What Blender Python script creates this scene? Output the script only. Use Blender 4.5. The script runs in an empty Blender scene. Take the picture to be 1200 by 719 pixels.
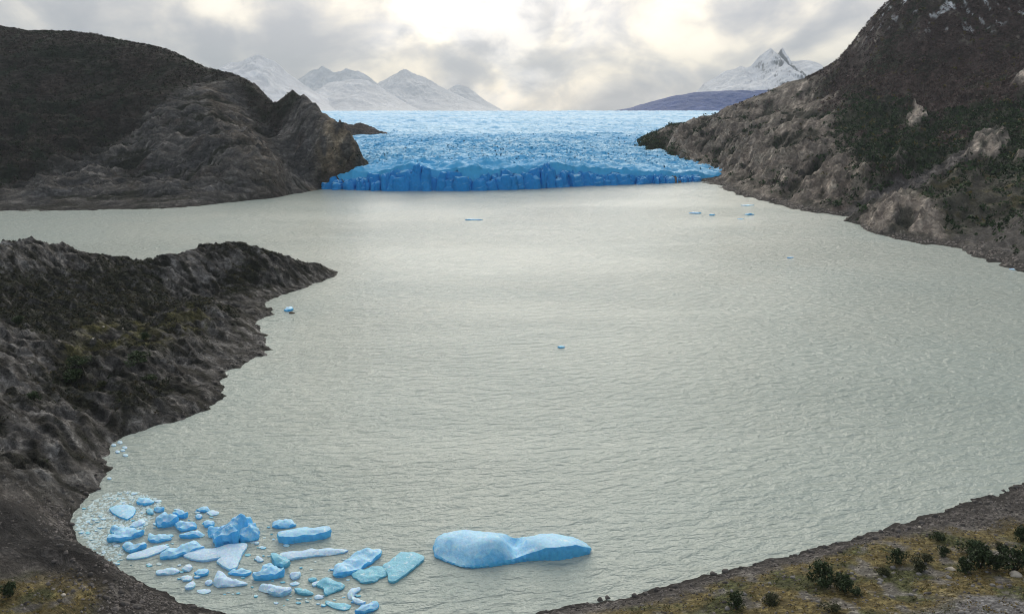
import bpy, math, random
import numpy as np
from mathutils import Vector, geometry
R = math.radians
random.seed(4); rng = np.random.default_rng(4)
sc = bpy.context.scene
C = sc.collection
# ------------------------------------------------------------------ camera
FPX, CAM_H, PITCH = 890.0, 100.0, R(14.76)          # drone 100 m above the lake, looking north over it
cam_d = bpy.data.cameras.new('camera'); cam = bpy.data.objects.new('camera', cam_d); C.objects.link(cam)
cam.location = (0, 0, CAM_H); cam.rotation_euler = (R(90) - PITCH, 0, 0)
cam_d.sensor_width = 36; cam_d.lens = FPX / 1200 * 36; cam_d.clip_start = 1; cam_d.clip_end = 60000
sc.camera = cam
# ------------------------------------------------------------------ light
SUN_AZ, SUN_EL = R(1), R(30)                         # sun ahead, behind thin cloud
SUNV = Vector((math.sin(SUN_AZ) * math.cos(SUN_EL), math.cos(SUN_AZ) * math.cos(SUN_EL), math.sin(SUN_EL)))
sd = bpy.data.lights.new('sun', 'SUN'); sd.energy = 1.2; sd.angle = R(50); sd.color = (1, .93, .82)
sun = bpy.data.objects.new('sun', sd); C.objects.link(sun); sun.location = (0, 0, 900)
sun.rotation_euler = (-SUNV).to_track_quat('-Z', 'Y').to_euler()

class NT:
    """small helper round a node tree"""
    def __init__(s, nt): s.nt = nt; s.n = nt.nodes; s.l = nt.links
    def node(s, t, **k):
        x = s.n.new(t)
        for a, b in k.items(): setattr(x, a, b)
        return x
    def put(s, sock, v):
        if isinstance(v, bpy.types.NodeSocket): s.l.new(v, sock)
        elif v is not None: sock.default_value = v
    def math(s, op, a, b=None, c=None, clamp=False):
        x = s.node('ShaderNodeMath', operation=op, use_clamp=clamp)
        for i, v in enumerate((a, b, c)): s.put(x.inputs[i], v)
        return x.outputs[0]
    def vmath(s, op, a, b=None):
        x = s.node('ShaderNodeVectorMath', operation=op); s.put(x.inputs[0], a); s.put(x.inputs[1], b)
        return x.outputs['Value'] if op in ('DOT_PRODUCT', 'LENGTH') else x.outputs[0]
    def mix(s, f, a, b, blend='MIX'):
        x = s.node('ShaderNodeMix', data_type='RGBA', blend_type=blend)
        s.put(x.inputs[0], f); s.put(x.inputs[6], a); s.put(x.inputs[7], b)
        return x.outputs[2]
    def noise(s, vec, scale, detail=4, rough=.5, dist=0, out=0):
        x = s.node('ShaderNodeTexNoise'); s.put(x.inputs['Vector'], vec)
        for k, v in (('Scale', scale), ('Detail', detail), ('Roughness', rough), ('Distortion', dist)): x.inputs[k].default_value = v
        return x.outputs[out]
    def ramp(s, f, lo, hi, a=0., b=1.):
        x = s.node('ShaderNodeMapRange', interpolation_type='SMOOTHSTEP'); s.put(x.inputs[0], f)
        for i, v in enumerate((lo, hi, a, b)): x.inputs[i + 1].default_value = v
        return x.outputs[0]
    def mapping(s, vec, scale=(1, 1, 1), rot=(0, 0, 0), loc=(0, 0, 0)):
        x = s.node('ShaderNodeMapping'); s.put(x.inputs[0], vec)
        x.inputs[1].default_value = loc; x.inputs[2].default_value = rot; x.inputs[3].default_value = scale
        return x.outputs[0]
def c4(*c): return (*c, 1.)

def ray(px, py):
    x = (px - 600) / FPX; y = (359.5 - py) / FPX
    return x, math.cos(PITCH) + y * math.sin(PITCH), -math.sin(PITCH) + y * math.cos(PITCH)
def build_sky():
    w = bpy.data.worlds.new('World'); sc.world = w; w.use_nodes = True
    t = NT(w.node_tree); t.n.clear()
    out = t.node('ShaderNodeOutputWorld'); bg = t.node('ShaderNodeBackground'); t.l.new(bg.outputs[0], out.inputs[0])
    sky = t.node('ShaderNodeTexSky', sky_type='NISHITA', sun_disc=False)
    sky.sun_elevation = SUN_EL; sky.sun_rotation = SUN_AZ
    d = t.node('ShaderNodeTexCoord').outputs['Generated']
    blue = t.mix(1., sky.outputs[0], c4(.1, .1, .1), 'MULTIPLY')
    dot = t.vmath('DOT_PRODUCT', d, tuple(SUNV))
    pos = t.math('MAXIMUM', dot, 0.)
    wide = t.math('POWER', pos, 3.); tight = t.math('POWER', pos, 11.)
    # cloud masses, flattened towards the horizon
    v1 = t.mapping(d, scale=(1., 1., 1.6), loc=(.37, .1, .22))
    big = t.noise(v1, 6.5, 7, .5, .7)
    v2 = t.mapping(d, scale=(1., 1., 1.5), loc=(1.7, 3.1, .4))
    sml = t.noise(v2, 15., 7, .55, .3)
    m = t.math('ADD', t.math('MULTIPLY', big, .74), t.math('MULTIPLY', sml, .26))
    body = t.ramp(m, .38, .60)                              # 0 thick grey, 1 thin bright
    thin = t.ramp(m, .50, .64)
    level = t.math('ADD', t.math('MULTIPLY_ADD', wide, .22, .45), t.math('MULTIPLY', tight, .54))
    grey = t.mix(wide, c4(.80, .88, 1.0), c4(.96, .93, .95))
    lite = t.mix(wide, c4(.98, 1.0, 1.03), c4(1.20, 1.04, .80))
    colr = t.mix(body, grey, lite)
    gain = t.math('MULTIPLY_ADD', body, .42, .70)
    gap = t.math('MULTIPLY', thin, t.math('MULTIPLY_ADD', wide, .45, .08))
    lum = t.math('ADD', t.math('MULTIPLY', level, gain), t.math('MULTIPLY', gap, t.math('MULTIPLY_ADD', tight, .35, .2)))
    # the breaks in the cloud where the light comes through
    for (bx, by, wd, am) in ((515, 20, .0016, .15), (590, 6, .0012, .13), (470, 58, .0009, .14), (610, 104, .0045, .24), (760, 96, .0030, .06), (690, 22, .0010, .10)):
        x_, y_, z_ = ray(bx, by); q = Vector((x_, y_, z_)).normalized()
        b_ = t.math('EXPONENT', t.math('MULTIPLY', t.math('SUBTRACT', 1., t.vmath('DOT_PRODUCT', d, tuple(q))), -1. / wd))
        lum = t.math('ADD', lum, t.math('MULTIPLY', t.math('MULTIPLY', b_, am), t.ramp(sml, .36, .60, .15, 1.25)))
    cloud = t.mix(1., colr, lum, 'MULTIPLY')
    cover = t.math('MULTIPLY_ADD', thin, -.10, .97)
    t.put(bg.inputs[0], t.mix(cover, blue, cloud)); bg.inputs[1].default_value = 1.0
build_sky()
sc.view_settings.view_transform = 'Standard'; sc.view_settings.look = 'None'
sc.view_settings.exposure = .46; sc.view_settings.gamma = 1
sc.cycles.use_denoising = True; sc.cycles.filter_width = 1.05; sc.cycles.use_adaptive_sampling = False
sc.cycles.max_bounces = 5; sc.cycles.diffuse_bounces = 3; sc.cycles.glossy_bounces = 2; sc.cycles.volume_bounces = 0
sc.cycles.transmission_bounces = 2; sc.cycles.transparent_max_bounces = 4

# ------------------------------------------------------------------ numeric helpers
def W(px, py, Y):                                    # the point on that line of sight at distance Y
    a, b, c = ray(px, py); t = Y / b
    return (a * t, Y, CAM_H + c * t)
def S(px, py, z=0.):                                 # the same on a level plane (the lake)
    a, b, c = ray(px, py); t = (z - CAM_H) / c
    return (a * t, b * t, z)
def _h(ix, iy, seed):
    h = (ix.astype(np.int64) * 374761393 + iy.astype(np.int64) * 668265263 + seed * 974634787) & 0xffffffff
    h = ((h ^ (h >> 13)) * 1274126177) & 0xffffffff
    return (h ^ (h >> 16)) & 0xffff
def pn(x, y, seed=0):
    x = np.asarray(x, float); y = np.asarray(y, float)
    x0 = np.floor(x); y0 = np.floor(y); fx = x - x0; fy = y - y0
    u = fx * fx * fx * (fx * (fx * 6 - 15) + 10); v = fy * fy * fy * (fy * (fy * 6 - 15) + 10)
    def g(i, j):
        a = _h(x0 + i, y0 + j, seed) * (2 * math.pi / 65536)
        return np.cos(a) * (fx - i) + np.sin(a) * (fy - j)
    n = (g(0, 0) * (1 - u) + g(1, 0) * u) * (1 - v) + (g(0, 1) * (1 - u) + g(1, 1) * u) * v
    return n * 1.5
def fbm(x, y, o=5, seed=0, gain=.5):
    s = 0; a = 1.; f = 1.; tot = 0
    for k in range(o):
        s = s + a * pn(x * f + 13.7 * k, y * f - 7.1 * k, seed + k); tot += a; a *= gain; f *= 2.03
    return s / tot
def ridged(x, y, o=5, seed=0, gain=.5):
    s = 0; a = 1.; f = 1.; tot = 0
    for k in range(o):
        n = 1 - np.abs(pn(x * f + 5.3 * k, y * f + 9.1 * k, seed + k)); s = s + a * n * n; tot += a; a *= gain; f *= 2.07
    return s / tot
def rot(x, y, deg): c, s = math.cos(R(deg)), math.sin(R(deg)); return x * c + y * s, -x * s + y * c
def sstep(a, b, x): t = np.clip((x - a) / (b - a), 0, 1); return t * t * (3 - 2 * t)
def tps(ctrl, gx, gy, lam=1e-4):
    c = np.array(ctrl, float); k = 200.
    P = c[:, :2] / k; n = len(P)
    def U(d2): return .5 * d2 * np.log(d2 + 1e-12)
    K = U(((P[:, None] - P[None]) ** 2).sum(-1)) + lam * np.eye(n)
    A = np.zeros((n + 3, n + 3)); A[:n, :n] = K; A[:n, n] = 1; A[:n, n + 1:] = P; A[n:, :n] = A[:n, n:].T
    w = np.linalg.solve(A, np.concatenate([c[:, 2], np.zeros(3)]))
    q = np.stack([gx.ravel(), gy.ravel()], 1) / k
    o = np.empty(len(q))
    for i in range(0, len(q), 20000):
        b = q[i:i + 20000]; o[i:i + 20000] = U(((b[:, None] - P[None]) ** 2).sum(-1)) @ w[:n] + w[n] + b @ w[n + 1:]
    return o.reshape(gx.shape)
def in_poly(x, y, poly):
    r = np.zeros(x.shape, bool); n = len(poly)
    for i in range(n):
        x1, y1 = poly[i][:2]; x2, y2 = poly[(i + 1) % n][:2]
        if y1 == y2: continue
        r ^= ((y1 > y) != (y2 > y)) & (x < (x2 - x1) * (y - y1) / (y2 - y1) + x1)
    return r
def seg_dist(x, y, poly, closed=True):
    d = np.full(np.shape(x), 1e9); n = len(poly)
    for i in range(n if closed else n - 1):
        x1, y1 = poly[i][:2]; x2, y2 = poly[(i + 1) % n][:2]
        dx, dy = x2 - x1, y2 - y1
        t = np.clip(((x - x1) * dx + (y - y1) * dy) / (dx * dx + dy * dy + 1e-9), 0, 1)
        d = np.minimum(d, np.hypot(x - x1 - t * dx, y - y1 - t * dy))
    return d

def mesh(name, v, f, mat=None, parent=None, smooth=True, col=None, link=True):
    v = np.asarray(v, np.float32); f = np.asarray(f, np.int32); k = f.shape[1]
    me = bpy.data.meshes.new(name)
    me.vertices.add(len(v)); me.vertices.foreach_set('co', v.ravel())
    me.loops.add(f.size); me.loops.foreach_set('vertex_index', f.ravel())
    me.polygons.add(len(f)); me.polygons.foreach_set('loop_start', np.arange(0, f.size, k, dtype=np.int32))
    if smooth: me.polygons.foreach_set('use_smooth', np.ones(len(f), bool))
    me.update(); me.validate()
    if col is not None:
        a = me.color_attributes.new('Col', 'FLOAT_COLOR', 'POINT')
        a.data.foreach_set('color', np.concatenate([col, np.ones((len(col), 1))], 1).astype(np.float32).ravel())
    if mat: me.materials.append(mat)
    if not link: return me
    return obj(name, me, parent)
def obj(name, me, parent=None):
    o = bpy.data.objects.new(name, me); C.objects.link(o)
    if parent: o.parent = parent
    return o
def tag(o, label=None, cat=None, group=None, kind=None):
    for k, v in (('label', label), ('category', cat), ('group', group), ('kind', kind)):
        if v: o[k] = v
    return o
def grid_faces(ny, nx, keep=None):
    i = np.arange(ny * nx).reshape(ny, nx)
    q = np.stack([i[:-1, :-1], i[:-1, 1:], i[1:, 1:], i[1:, :-1]], -1).reshape(-1, 4)
    return q if keep is None else q[keep.ravel()]
def compact(v, f, col):
    u, inv = np.unique(f, return_inverse=True)
    return v[u], inv.reshape(f.shape), (None if col is None else col[u])
def lerp3(a, b, m): return a * (1 - m[..., None]) + np.array(b) * m[..., None]

def terraces(Z, off, per, sharp=.78):
    """breaks a slope into ledges and risers, per metres high, along dipping beds"""
    t = (Z + off) / per; f = np.floor(t); q = t - f
    return (f + sstep(1 - sharp, 1., q) * .85 + .15 * q) * per - off
class Land:
    """a height field: control points -> smooth base -> rock detail; keeps a sampler"""
    def __init__(s, x0, x1, y0, y1, step, ctrl, detail, lam=1e-4):
        s.x0, s.y0, s.st = x0, y0, step
        xs = np.arange(x0, x1 + step / 2, step); ys = np.arange(y0, y1 + step / 2, step)
        s.X, s.Y = np.meshgrid(xs, ys)
        k = 8                                              # the spline is smooth: evaluate coarse, refine
        cx = np.arange(x0, x1 + step * (k + 1), step * k); cy = np.arange(y0, y1 + step * (k + 1), step * k)
        GX, GY = np.meshgrid(cx, cy); G = tps(ctrl, GX, GY, lam)
        fx = (s.X - x0) / (step * k); fy = (s.Y - y0) / (step * k)
        s.base = s._bil(G, fx, fy)
        s.Z = detail(s.X, s.Y, s.base)
    @staticmethod
    def _bil(G, fx, fy):
        ix = np.clip(fx.astype(int), 0, G.shape[1] - 2); iy = np.clip(fy.astype(int), 0, G.shape[0] - 2)
        u = np.clip(fx - ix, 0, 1); v = np.clip(fy - iy, 0, 1)
        return (G[iy, ix] * (1 - u) + G[iy, ix + 1] * u) * (1 - v) + (G[iy + 1, ix] * (1 - u) + G[iy + 1, ix + 1] * u) * v
    def at(s, x, y, A=None):
        A = s.Z if A is None else A
        x = np.asarray(x, float); y = np.asarray(y, float)
        return s._bil(A, (x - s.x0) / s.st, (y - s.y0) / s.st)
    def hit(s, px, py, smooth=False):                       # where that line of sight meets the land
        a, b, c = ray(px, py); Y = np.linspace(max(s.Y[0, 0], 20), s.Y[-1, 0], 4000)
        X = a / b * Y; Zr = CAM_H + c / b * Y
        Zg = s.at(X, Y, s.base if smooth else None)
        ok = (X > s.X[0, 0]) & (X < s.X[0, -1]) & (Zg > -.3)
        i = np.nonzero((Zr <= Zg) & ok)[0]
        if len(i) == 0: i = [len(Y) - 1]
        return float(X[i[0]]), float(Y[i[0]]), float(Zg[i[0]])
    def slope(s):
        gy, gx = np.gradient(s.Z, s.st); return np.hypot(gx, gy)
    def region(s, pts, soft, n=0.):                         # 0..1 mask of a patch of this land
        w = [s.hit(*p, smooth=True) for p in pts]
        d = seg_dist(s.X, s.Y, w); d = np.where(in_poly(s.X, s.Y, w), d, -d)
        if n: d = d + n * fbm(s.X / (n * 2.2), s.Y / (n * 2.2), 5, 77)
        return sstep(-soft, soft, d)
    def build(s, name, mat, col, zmin=-2.5, label=None, cat=None, keep=None):
        ny, nx = s.Z.shape
        k = s.Z > zmin
        if keep is not None: k &= keep
        k = k[:-1, :-1] | k[1:, :-1] | k[:-1, 1:] | k[1:, 1:]
        v = np.stack([s.X, s.Y, np.maximum(s.Z, zmin - 1.)], -1).reshape(-1, 3)
        v, f, c = compact(v, grid_faces(ny, nx, k), np.clip(col, 0, 1).reshape(-1, 3))
        return tag(mesh(name, v, f, mat, col=c), label, cat, kind='structure')

# ------------------------------------------------------------------ materials
def material(name):
    m = bpy.data.materials.new(name); m.use_nodes = True
    t = NT(m.node_tree); b = t.n['Principled BSDF']
    return m, t, b
def land_mat(name, fine, bump_d, ang=0., aniso=4., contrast=.55, rough=.85, tilt=0.):
    m, t, b = material(name)
    g = t.node('ShaderNodeNewGeometry').outputs['Position']
    col = t.node('ShaderNodeVertexColor', layer_name='Col').outputs[0]
    v = t.mapping(t.mapping(g, rot=(0, R(tilt), -R(ang))), scale=(1. / aniso, 1., 1.))
    n1 = t.noise(v, 1. / fine, 9, .66, .8)
    n2 = t.noise(g, 2.9 / fine, 6, .65)
    n3 = t.noise(v, .31 / fine, 5, .6, .5)
    beds = t.math('ABSOLUTE', t.math('SUBTRACT', n1, .5))              # thin joints between the beds
    joint = t.ramp(beds, 0., .07)
    k = t.ramp(n1, .36, .66, 1 - contrast, 1 + contrast)
    k = t.math('MULTIPLY', k, t.ramp(n2, .3, .7, 1 - contrast * .6, 1 + contrast * .6))
    k = t.math('MULTIPLY', k, t.ramp(n3, .3, .7, 1 - contrast * .4, 1 + contrast * .4))
    t.put(b.inputs['Base Color'], t.mix(1., col, k, 'MULTIPLY'))
    b.inputs['Roughness'].default_value = rough; b.inputs['Specular IOR Level'].default_value = .25
    bp = t.node('ShaderNodeBump'); bp.inputs['Strength'].default_value = 1.; bp.inputs['Distance'].default_value = bump_d
    h = t.math('ADD', t.math('MULTIPLY', n1, 1.5), t.math('ADD', t.math('MULTIPLY', n2, .7), t.math('MULTIPLY', joint, .25)))
    t.put(bp.inputs['Height'], h); t.l.new(bp.outputs[0], b.inputs['Normal'])
    return m
def leaf_mat(name):
    m, t, b = material(name)
    t.put(b.inputs['Base Color'], t.node('ShaderNodeVertexColor', layer_name='Col').outputs[0])
    b.inputs['Roughness'].default_value = .7; b.inputs['Specular IOR Level'].default_value = .2
    return m
def ice_mat(name, crust, deep, lo=.25, hi=.8, scale=1., bump_d=.1, rough=.35, sub=.0, wide=0.):
    """weathered pale crust where the surface lies open to the sky, clear dense blue ice on fracture faces"""
    m, t, b = material(name)
    geo = t.node('ShaderNodeNewGeometry'); g = geo.outputs['Position']
    z = t.node('ShaderNodeSeparateXYZ'); t.l.new(geo.outputs['True Normal'], z.inputs[0])
    n = t.noise(g, scale, 6, .6, .5)
    f = t.ramp(t.math('ADD', z.outputs[2], t.math('MULTIPLY_ADD', n, .9, -.45)), lo, hi)
    n2 = t.noise(g, scale * 3.1, 4, .6)
    if wide:                                                 # broad bands of cleaner and snowier ice
        f = t.math('MULTIPLY', f, t.ramp(t.noise(t.mapping(g, scale=(.3, 1., 1.)), wide, 6, .6, .8), .35, .64, .2, 1.2), clamp=True)
    c = t.mix(f, deep, crust if wide else t.mix(t.ramp(t.noise(g, scale * 1.7, 6, .65, .6), .52, .74), crust, (*[.35 * a_ + .62 for a_ in crust[:3]], 1.)))
    t.put(b.inputs['Base Color'], t.mix(1., c, t.math('MULTIPLY_ADD', n2, .5, .76), 'MULTIPLY'))
    b.inputs['Roughness'].default_value = rough; b.inputs['IOR'].default_value = 1.31
    if sub:
        b.inputs['Subsurface Weight'].default_value = sub; b.inputs['Subsurface Radius'].default_value = (.1, .35, .7); b.inputs['Subsurface Scale'].default_value = 1.
    bp = t.node('ShaderNodeBump'); bp.inputs['Distance'].default_value = bump_d; bp.inputs['Strength'].default_value = .8
    t.put(bp.inputs['Height'], t.math('ADD', n, t.math('MULTIPLY', n2, .6))); t.l.new(bp.outputs[0], b.inputs['Normal'])
    return m
def water_mat():
    m, t, b = material('glacial_water')
    g = t.node('ShaderNodeNewGeometry').outputs['Position']
    # chop running across the lake, with calmer and rougher stretches
    r = t.mapping(g, rot=(0, 0, R(-12)))
    a = t.noise(t.mapping(r, scale=(.42, 1., 1.)), .34, 3, .55, .4)
    a2 = t.noise(t.mapping(r, scale=(.5, 1., 1.), rot=(0, 0, R(28))), .75, 3, .6, .4)
    fine = t.noise(t.mapping(r, scale=(.6, 1., 1.)), 1.7, 3, .6, .3)
    cat = t.noise(t.mapping(g, scale=(.35, 1., 1.)), .011, 4, .55, .6)
    h = t.math('ADD', t.math('MULTIPLY', a, 1.), t.math('ADD', t.math('MULTIPLY', a2, .45), t.math('MULTIPLY', fine, .14)))
    wind = t.ramp(cat, .3, .7, .65, 1.15)
    bp = t.node('ShaderNodeBump'); bp.inputs['Strength'].default_value = 1.
    bp.inputs['Distance'].default_value = 1.9
    t.put(bp.inputs['Height'], t.math('MULTIPLY', h, wind)); t.l.new(bp.outputs[0], b.inputs['Normal'])
    silt = t.noise(g, .006, 5, .6, 1.)
    t.put(b.inputs['Base Color'], t.mix(t.ramp(silt, .35, .65), c4(.385, .455, .425), c4(.42, .475, .435)))
    b.inputs['Roughness'].default_value = .21; b.inputs['IOR'].default_value = 1.33
    return m
M = dict(
    hill=land_mat('hill_rock', 8., 5., 24, 2.0, .5),
    mountain=land_mat('mountain_rock', 9., 6., 60, 2.6, .45),
    head=land_mat('headland_rock', 2.8, 2., -35, 2.4, .55),
    bank=land_mat('bank_gravel', 1.1, .5, 10, 1.5, .6),
    snow=land_mat('snow_and_rock', 200., 12., 0, 1., .1, .7),
    leaf=leaf_mat('scrub_leaves'), stone=leaf_mat('shore_stone'),
    front=ice_mat('calving_front_ice', c4(.26, .62, .92), c4(.015, .27, .70), .4, 1.15, .11, 1.6, .6),
    glacier=ice_mat('glacier_ice', c4(.27, .60, .87), c4(.06, .42, .79), .25, 1.1, .05, .8, .5, 0., .006),
    water=water_mat(),
    ice_white=ice_mat('pale_ice', c4(.54, .75, .96), c4(.34, .65, .94), .1, .8, .45, .25, .45, .5),
    ice_blue=ice_mat('blue_ice', c4(.40, .71, .97), c4(.12, .52, .93), .25, 1., .35, .25, .45, .5),
    ice_teal=ice_mat('wet_teal_ice', c4(.22, .56, .72), c4(.14, .46, .64), .1, .8, .5, .25, .4, .4),
    brash=ice_mat('brash_ice', c4(.50, .65, .68), c4(.3, .6, .75), .1, .8, 1., .06, .4),
)

# ------------------------------------------------------------------ ground and lake
def sheet(name, x0, x1, y0, y1, z, mat, kind='structure', label=None):
    return tag(mesh(name, [(x0, y0, z), (x1, y0, z), (x1, y1, z), (x0, y1, z)], [(0, 1, 2, 3)], mat, smooth=False), label, kind=kind)
gm, gt, gb = material('lake_bed'); gb.inputs['Base Color'].default_value = c4(.12, .12, .11)
gt.put(gb.inputs['Base Color'], gt.mix(gt.noise(gt.node('ShaderNodeNewGeometry').outputs['Position'], .02, 5), c4(.08, .08, .07), c4(.16, .155, .14)))
sheet('ground', -12500, 12500, -3000, 20500, -6, gm, label='dark bed of silt and gravel under the lake and hills')
sheet('lake', -1600, 1600, -200, 1300, 0, M['water'], label='milky grey green glacial lake ruffled by small waves')

# ------------------------------------------------------------------ left hill
c = [S(*p) for p in ((0, 247), (60, 246.5), (120, 246), (180, 245), (230, 242), (290, 235), (340, 228), (370, 223), (385, 221))]
c += [(x - .15 * 60, y - 60, -16) for x, y, _ in list(c)]
c += [W(0, 38, 1260), W(60, 37, 1260), W(130, 45, 1230), W(200, 60, 1200), W(230, 75, 1180), W(270, 86, 1140), W(300, 100, 1110),
      W(340, 103.5, 1075), W(365, 113, 1050), W(377, 128, 1025), W(390, 139, 1005), W(405, 152, 990), W(413, 175, 980), W(419, 190, 978), W(400, 206, 968),
      W(240, 103, 1075), W(262, 125, 1012), W(290, 160, 950), W(315, 190, 895), W(305, 130, 1080), W(330, 155, 1044), W(350, 195, 985), W(365, 175, 985),
      W(0, 150, 960), W(80, 150, 985), W(160, 150, 985), W(0, 200, 850), W(100, 200, 862), W(200, 200, 885), W(120, 100, 1090), W(0, 95, 1090)]
c += [(-900, 700, 10), (-1000, 1000, 130), (-900, 1300, 230), (-900, 1600, 150), (-600, 1500, 120), (-450, 1350, 60), (-360, 1230, 40), (-290, 1130, 15), (-225, 1060, 5), (-190, 1030, -5),
      (-170, 985, -12), (-150, 940, -16), (-200, 1150, -10), (-300, 1350, -8), (-700, 660, -16), (-900, 620, -14)]
hill_crest = [W(*p)[:2] for p in ((0, 38, 1260), (130, 45, 1230), (230, 75, 1180), (300, 100, 1110), (340, 103.5, 1075), (365, 113, 1050), (377, 128, 1025))]
def hill_detail(X, Y, B):
    m = sstep(1., 22., B) * (1 - .85 * np.exp(-(seg_dist(X, Y, hill_crest, False) / 38) ** 2))
    u, v = rot(X, Y, 24)
    wx = 14 * fbm(X / 90, Y / 90, 3, 5)
    strata = ridged((u + wx) / 110, (v + wx) / 22, 6, 11, .58) - .55
    lump = fbm(X / 120, Y / 120, 6, 3, .52)
    crag = ridged(X / 46, Y / 46, 5, 8, .55) - .55
    s = sstep(-320, -230, X)                         # the cliff end is craggier
    rk = sstep(130, 70, B + 30 * lump) * .8 + .35
    butt = ridged(v / 90 + .2 * lump, u / 300, 3, 14) - .6
    Q = B + m * (22 * butt * rk * sstep(-300, -380, X) + 16 * lump * (1 - .6 * sstep(-400, -330, X) * sstep(60, 100, B)) + rk * (17 + 8 * s) * strata + rk * (12 + 14 * s) * crag)
    T = terraces(Q, .22 * u + 9 * fbm(X / 40, Y / 40, 4, 12), 11.)
    return Q + (T - Q) * m * rk * sstep(-.3, .25, fbm(X / 60, Y / 60, 3, 13)) * .85 + .8 * fbm(X / 9, Y / 9, 3, 9) * sstep(-3, 2, B) + 5 * (ridged(X / 30, Y / 30, 4, 10) - .6) * sstep(-6, -1, B) * sstep(16, 5, B)
hill = Land(-900, -150, 700, 1500, 2.5, c, hill_detail)
X, Y, Z = hill.X, hill.Y, hill.Z
rock = hill.region([(-30, 250), (20, 215), (110, 180), (180, 130), (225, 96), (262, 98), (300, 140), (330, 140), (345, 118), (372, 118), (420, 150), (425, 215), (380, 224), (290, 237), (200, 248)], 22, 40)
nz = fbm(X / 30, Y / 30, 5, 21)
col = np.zeros(X.shape + (3,)) + np.array((.046, .039, .035))
col = lerp3(col, (.030, .038, .026), sstep(-.1, .35, nz))
col = lerp3(col, (.058, .044, .040), sstep(.05, .4, fbm(X / 70, Y / 70, 4, 23)))
u, v = rot(X, Y, 24)
st = ridged(u / 60, v / 9, 4, 31)
rc = np.zeros(X.shape + (3,)) + np.array((.105, .103, .105)); rc = lerp3(rc, (.21, .20, .19), sstep(.5, .85, st)); rc = lerp3(rc, (.085, .065, .055), sstep(.1, .5, nz) * .7)
rc = lerp3(rc, (.46, .37, .26), sstep(-262, -225, X + 18 * nz) * sstep(-.25, .2, fbm(X / 14, Y / 14, 4, 25)) * .9)  # warm sunlit patches on the cliff end, painted into the rock colour
rc = lerp3(rc, (.21, .18, .15), hill.region([(235, 98), (262, 100), (300, 150), (335, 205), (330, 228), (310, 225), (285, 180), (255, 140)], 10, 14) * sstep(.35, .7, st))
col = col * (1 - rock[..., None]) + rc * rock[..., None]
sl = hill.slope(); ledge = sstep(.75, .25, sl) * sstep(-.3, .2, nz) * rock
col = lerp3(col, (.045, .042, .032), ledge * .75)
wx = 14 * fbm(X / 90, Y / 90, 3, 5); gul = ridged((u + wx) / 110, (v + wx) / 22, 6, 11, .58)  # heath-dark gullies, pale crests; also stand in for weak shading of the relief
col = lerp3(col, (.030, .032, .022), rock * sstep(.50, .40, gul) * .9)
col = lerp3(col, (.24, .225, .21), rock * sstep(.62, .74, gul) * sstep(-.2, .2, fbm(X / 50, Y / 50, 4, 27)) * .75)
hill.veg = (1 - rock)
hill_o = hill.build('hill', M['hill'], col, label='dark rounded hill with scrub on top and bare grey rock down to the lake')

# ------------------------------------------------------------------ right mountainside
c = [S(*p) for p in ((818, 213), (850, 222), (880, 232), (905, 238), (940, 247), (970, 251), (1004, 254), (1012, 264), (1020, 271), (1040, 277), (1075, 285), (1105, 289), (1125, 296), (1155, 305), (1200, 320))]
c += [(x - 55, y - 12, -16) for x, y, _ in list(c)]
c += [(330, 420, 0), (365, 370, 0), (275, 410, -16), (310, 340, -16), (450, 300, 10), (500, 420, 28)]
c += [W(758, 161, 1480), W(765, 156, 1510), W(790, 150, 1540), W(820, 139, 1540), W(850, 130, 1530), W(880, 115.5, 1510), W(905, 105, 1490), W(930, 94, 1470), W(960, 86, 1450), W(990, 65, 1420), W(1010, 35, 1400), W(1045, 0, 1380), W(1085, -40, 1370), W(1150, -80, 1370)]
c += [W(790, 175, 1330), W(805, 195, 1180), W(840, 190, 1180), W(880, 150, 1300), W(900, 175, 1060), W(930, 130, 1240), W(960, 150, 1050), W(950, 190, 930), W(985, 195, 860), W(1000, 150, 1060), W(1000, 100, 1250),
      W(900, 205, 970), W(860, 205, 1060), W(945, 222, 830), W(985, 230, 775), W(1010, 236, 730),
      W(1040, 232, 668), W(1022, 238, 668), W(1060, 236, 652), W(1085, 240, 640), W(1098, 262, 592), W(1030, 255, 630), W(1060, 262, 603), W(1060, 225, 735), W(1095, 228, 690),
      W(1050, 210, 790), W(1100, 190, 850), W(1100, 150, 960), W(1050, 160, 970), W(1060, 100, 1150), W(1150, 195, 770), W(1160, 165, 815), W(1200, 200, 700), W(1150, 140, 930), W(1200, 140, 900), W(1200, 100, 1000), W(1150, 60, 1170), W(1200, 0, 1260),
      W(1150, 250, 625), W(1200, 260, 560), W(1200, 295, 505), W(1150, 280, 560), W(1120, 270, 592)]
c += [(700, 500, 80), (800, 700, 130), (900, 1000, 230), (1100, 1300, 380), (950, 1700, 190), (760, 1640, 120), (640, 1600, 90), (560, 1650, 70), (420, 1750, 50), W(945, 92, 1460), W(975, 76, 1435), W(975, 105, 1330), W(1010, 70, 1320), W(1040, 40, 1300), (280, 1700, 25), (240, 1600, 20), (205, 1480, 15), (200, 1300, -6), (205, 1150, -12), (1100, 700, 240), (800, 300, 60)]
mtn_crest = [W(*p)[:2] for p in ((765, 156, 1510), (820, 139, 1540), (880, 115.5, 1510), (930, 94, 1470), (960, 86, 1450), (990, 65, 1420), (1010, 35, 1400), (1045, 0, 1380), (1150, -80, 1370))]
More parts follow.
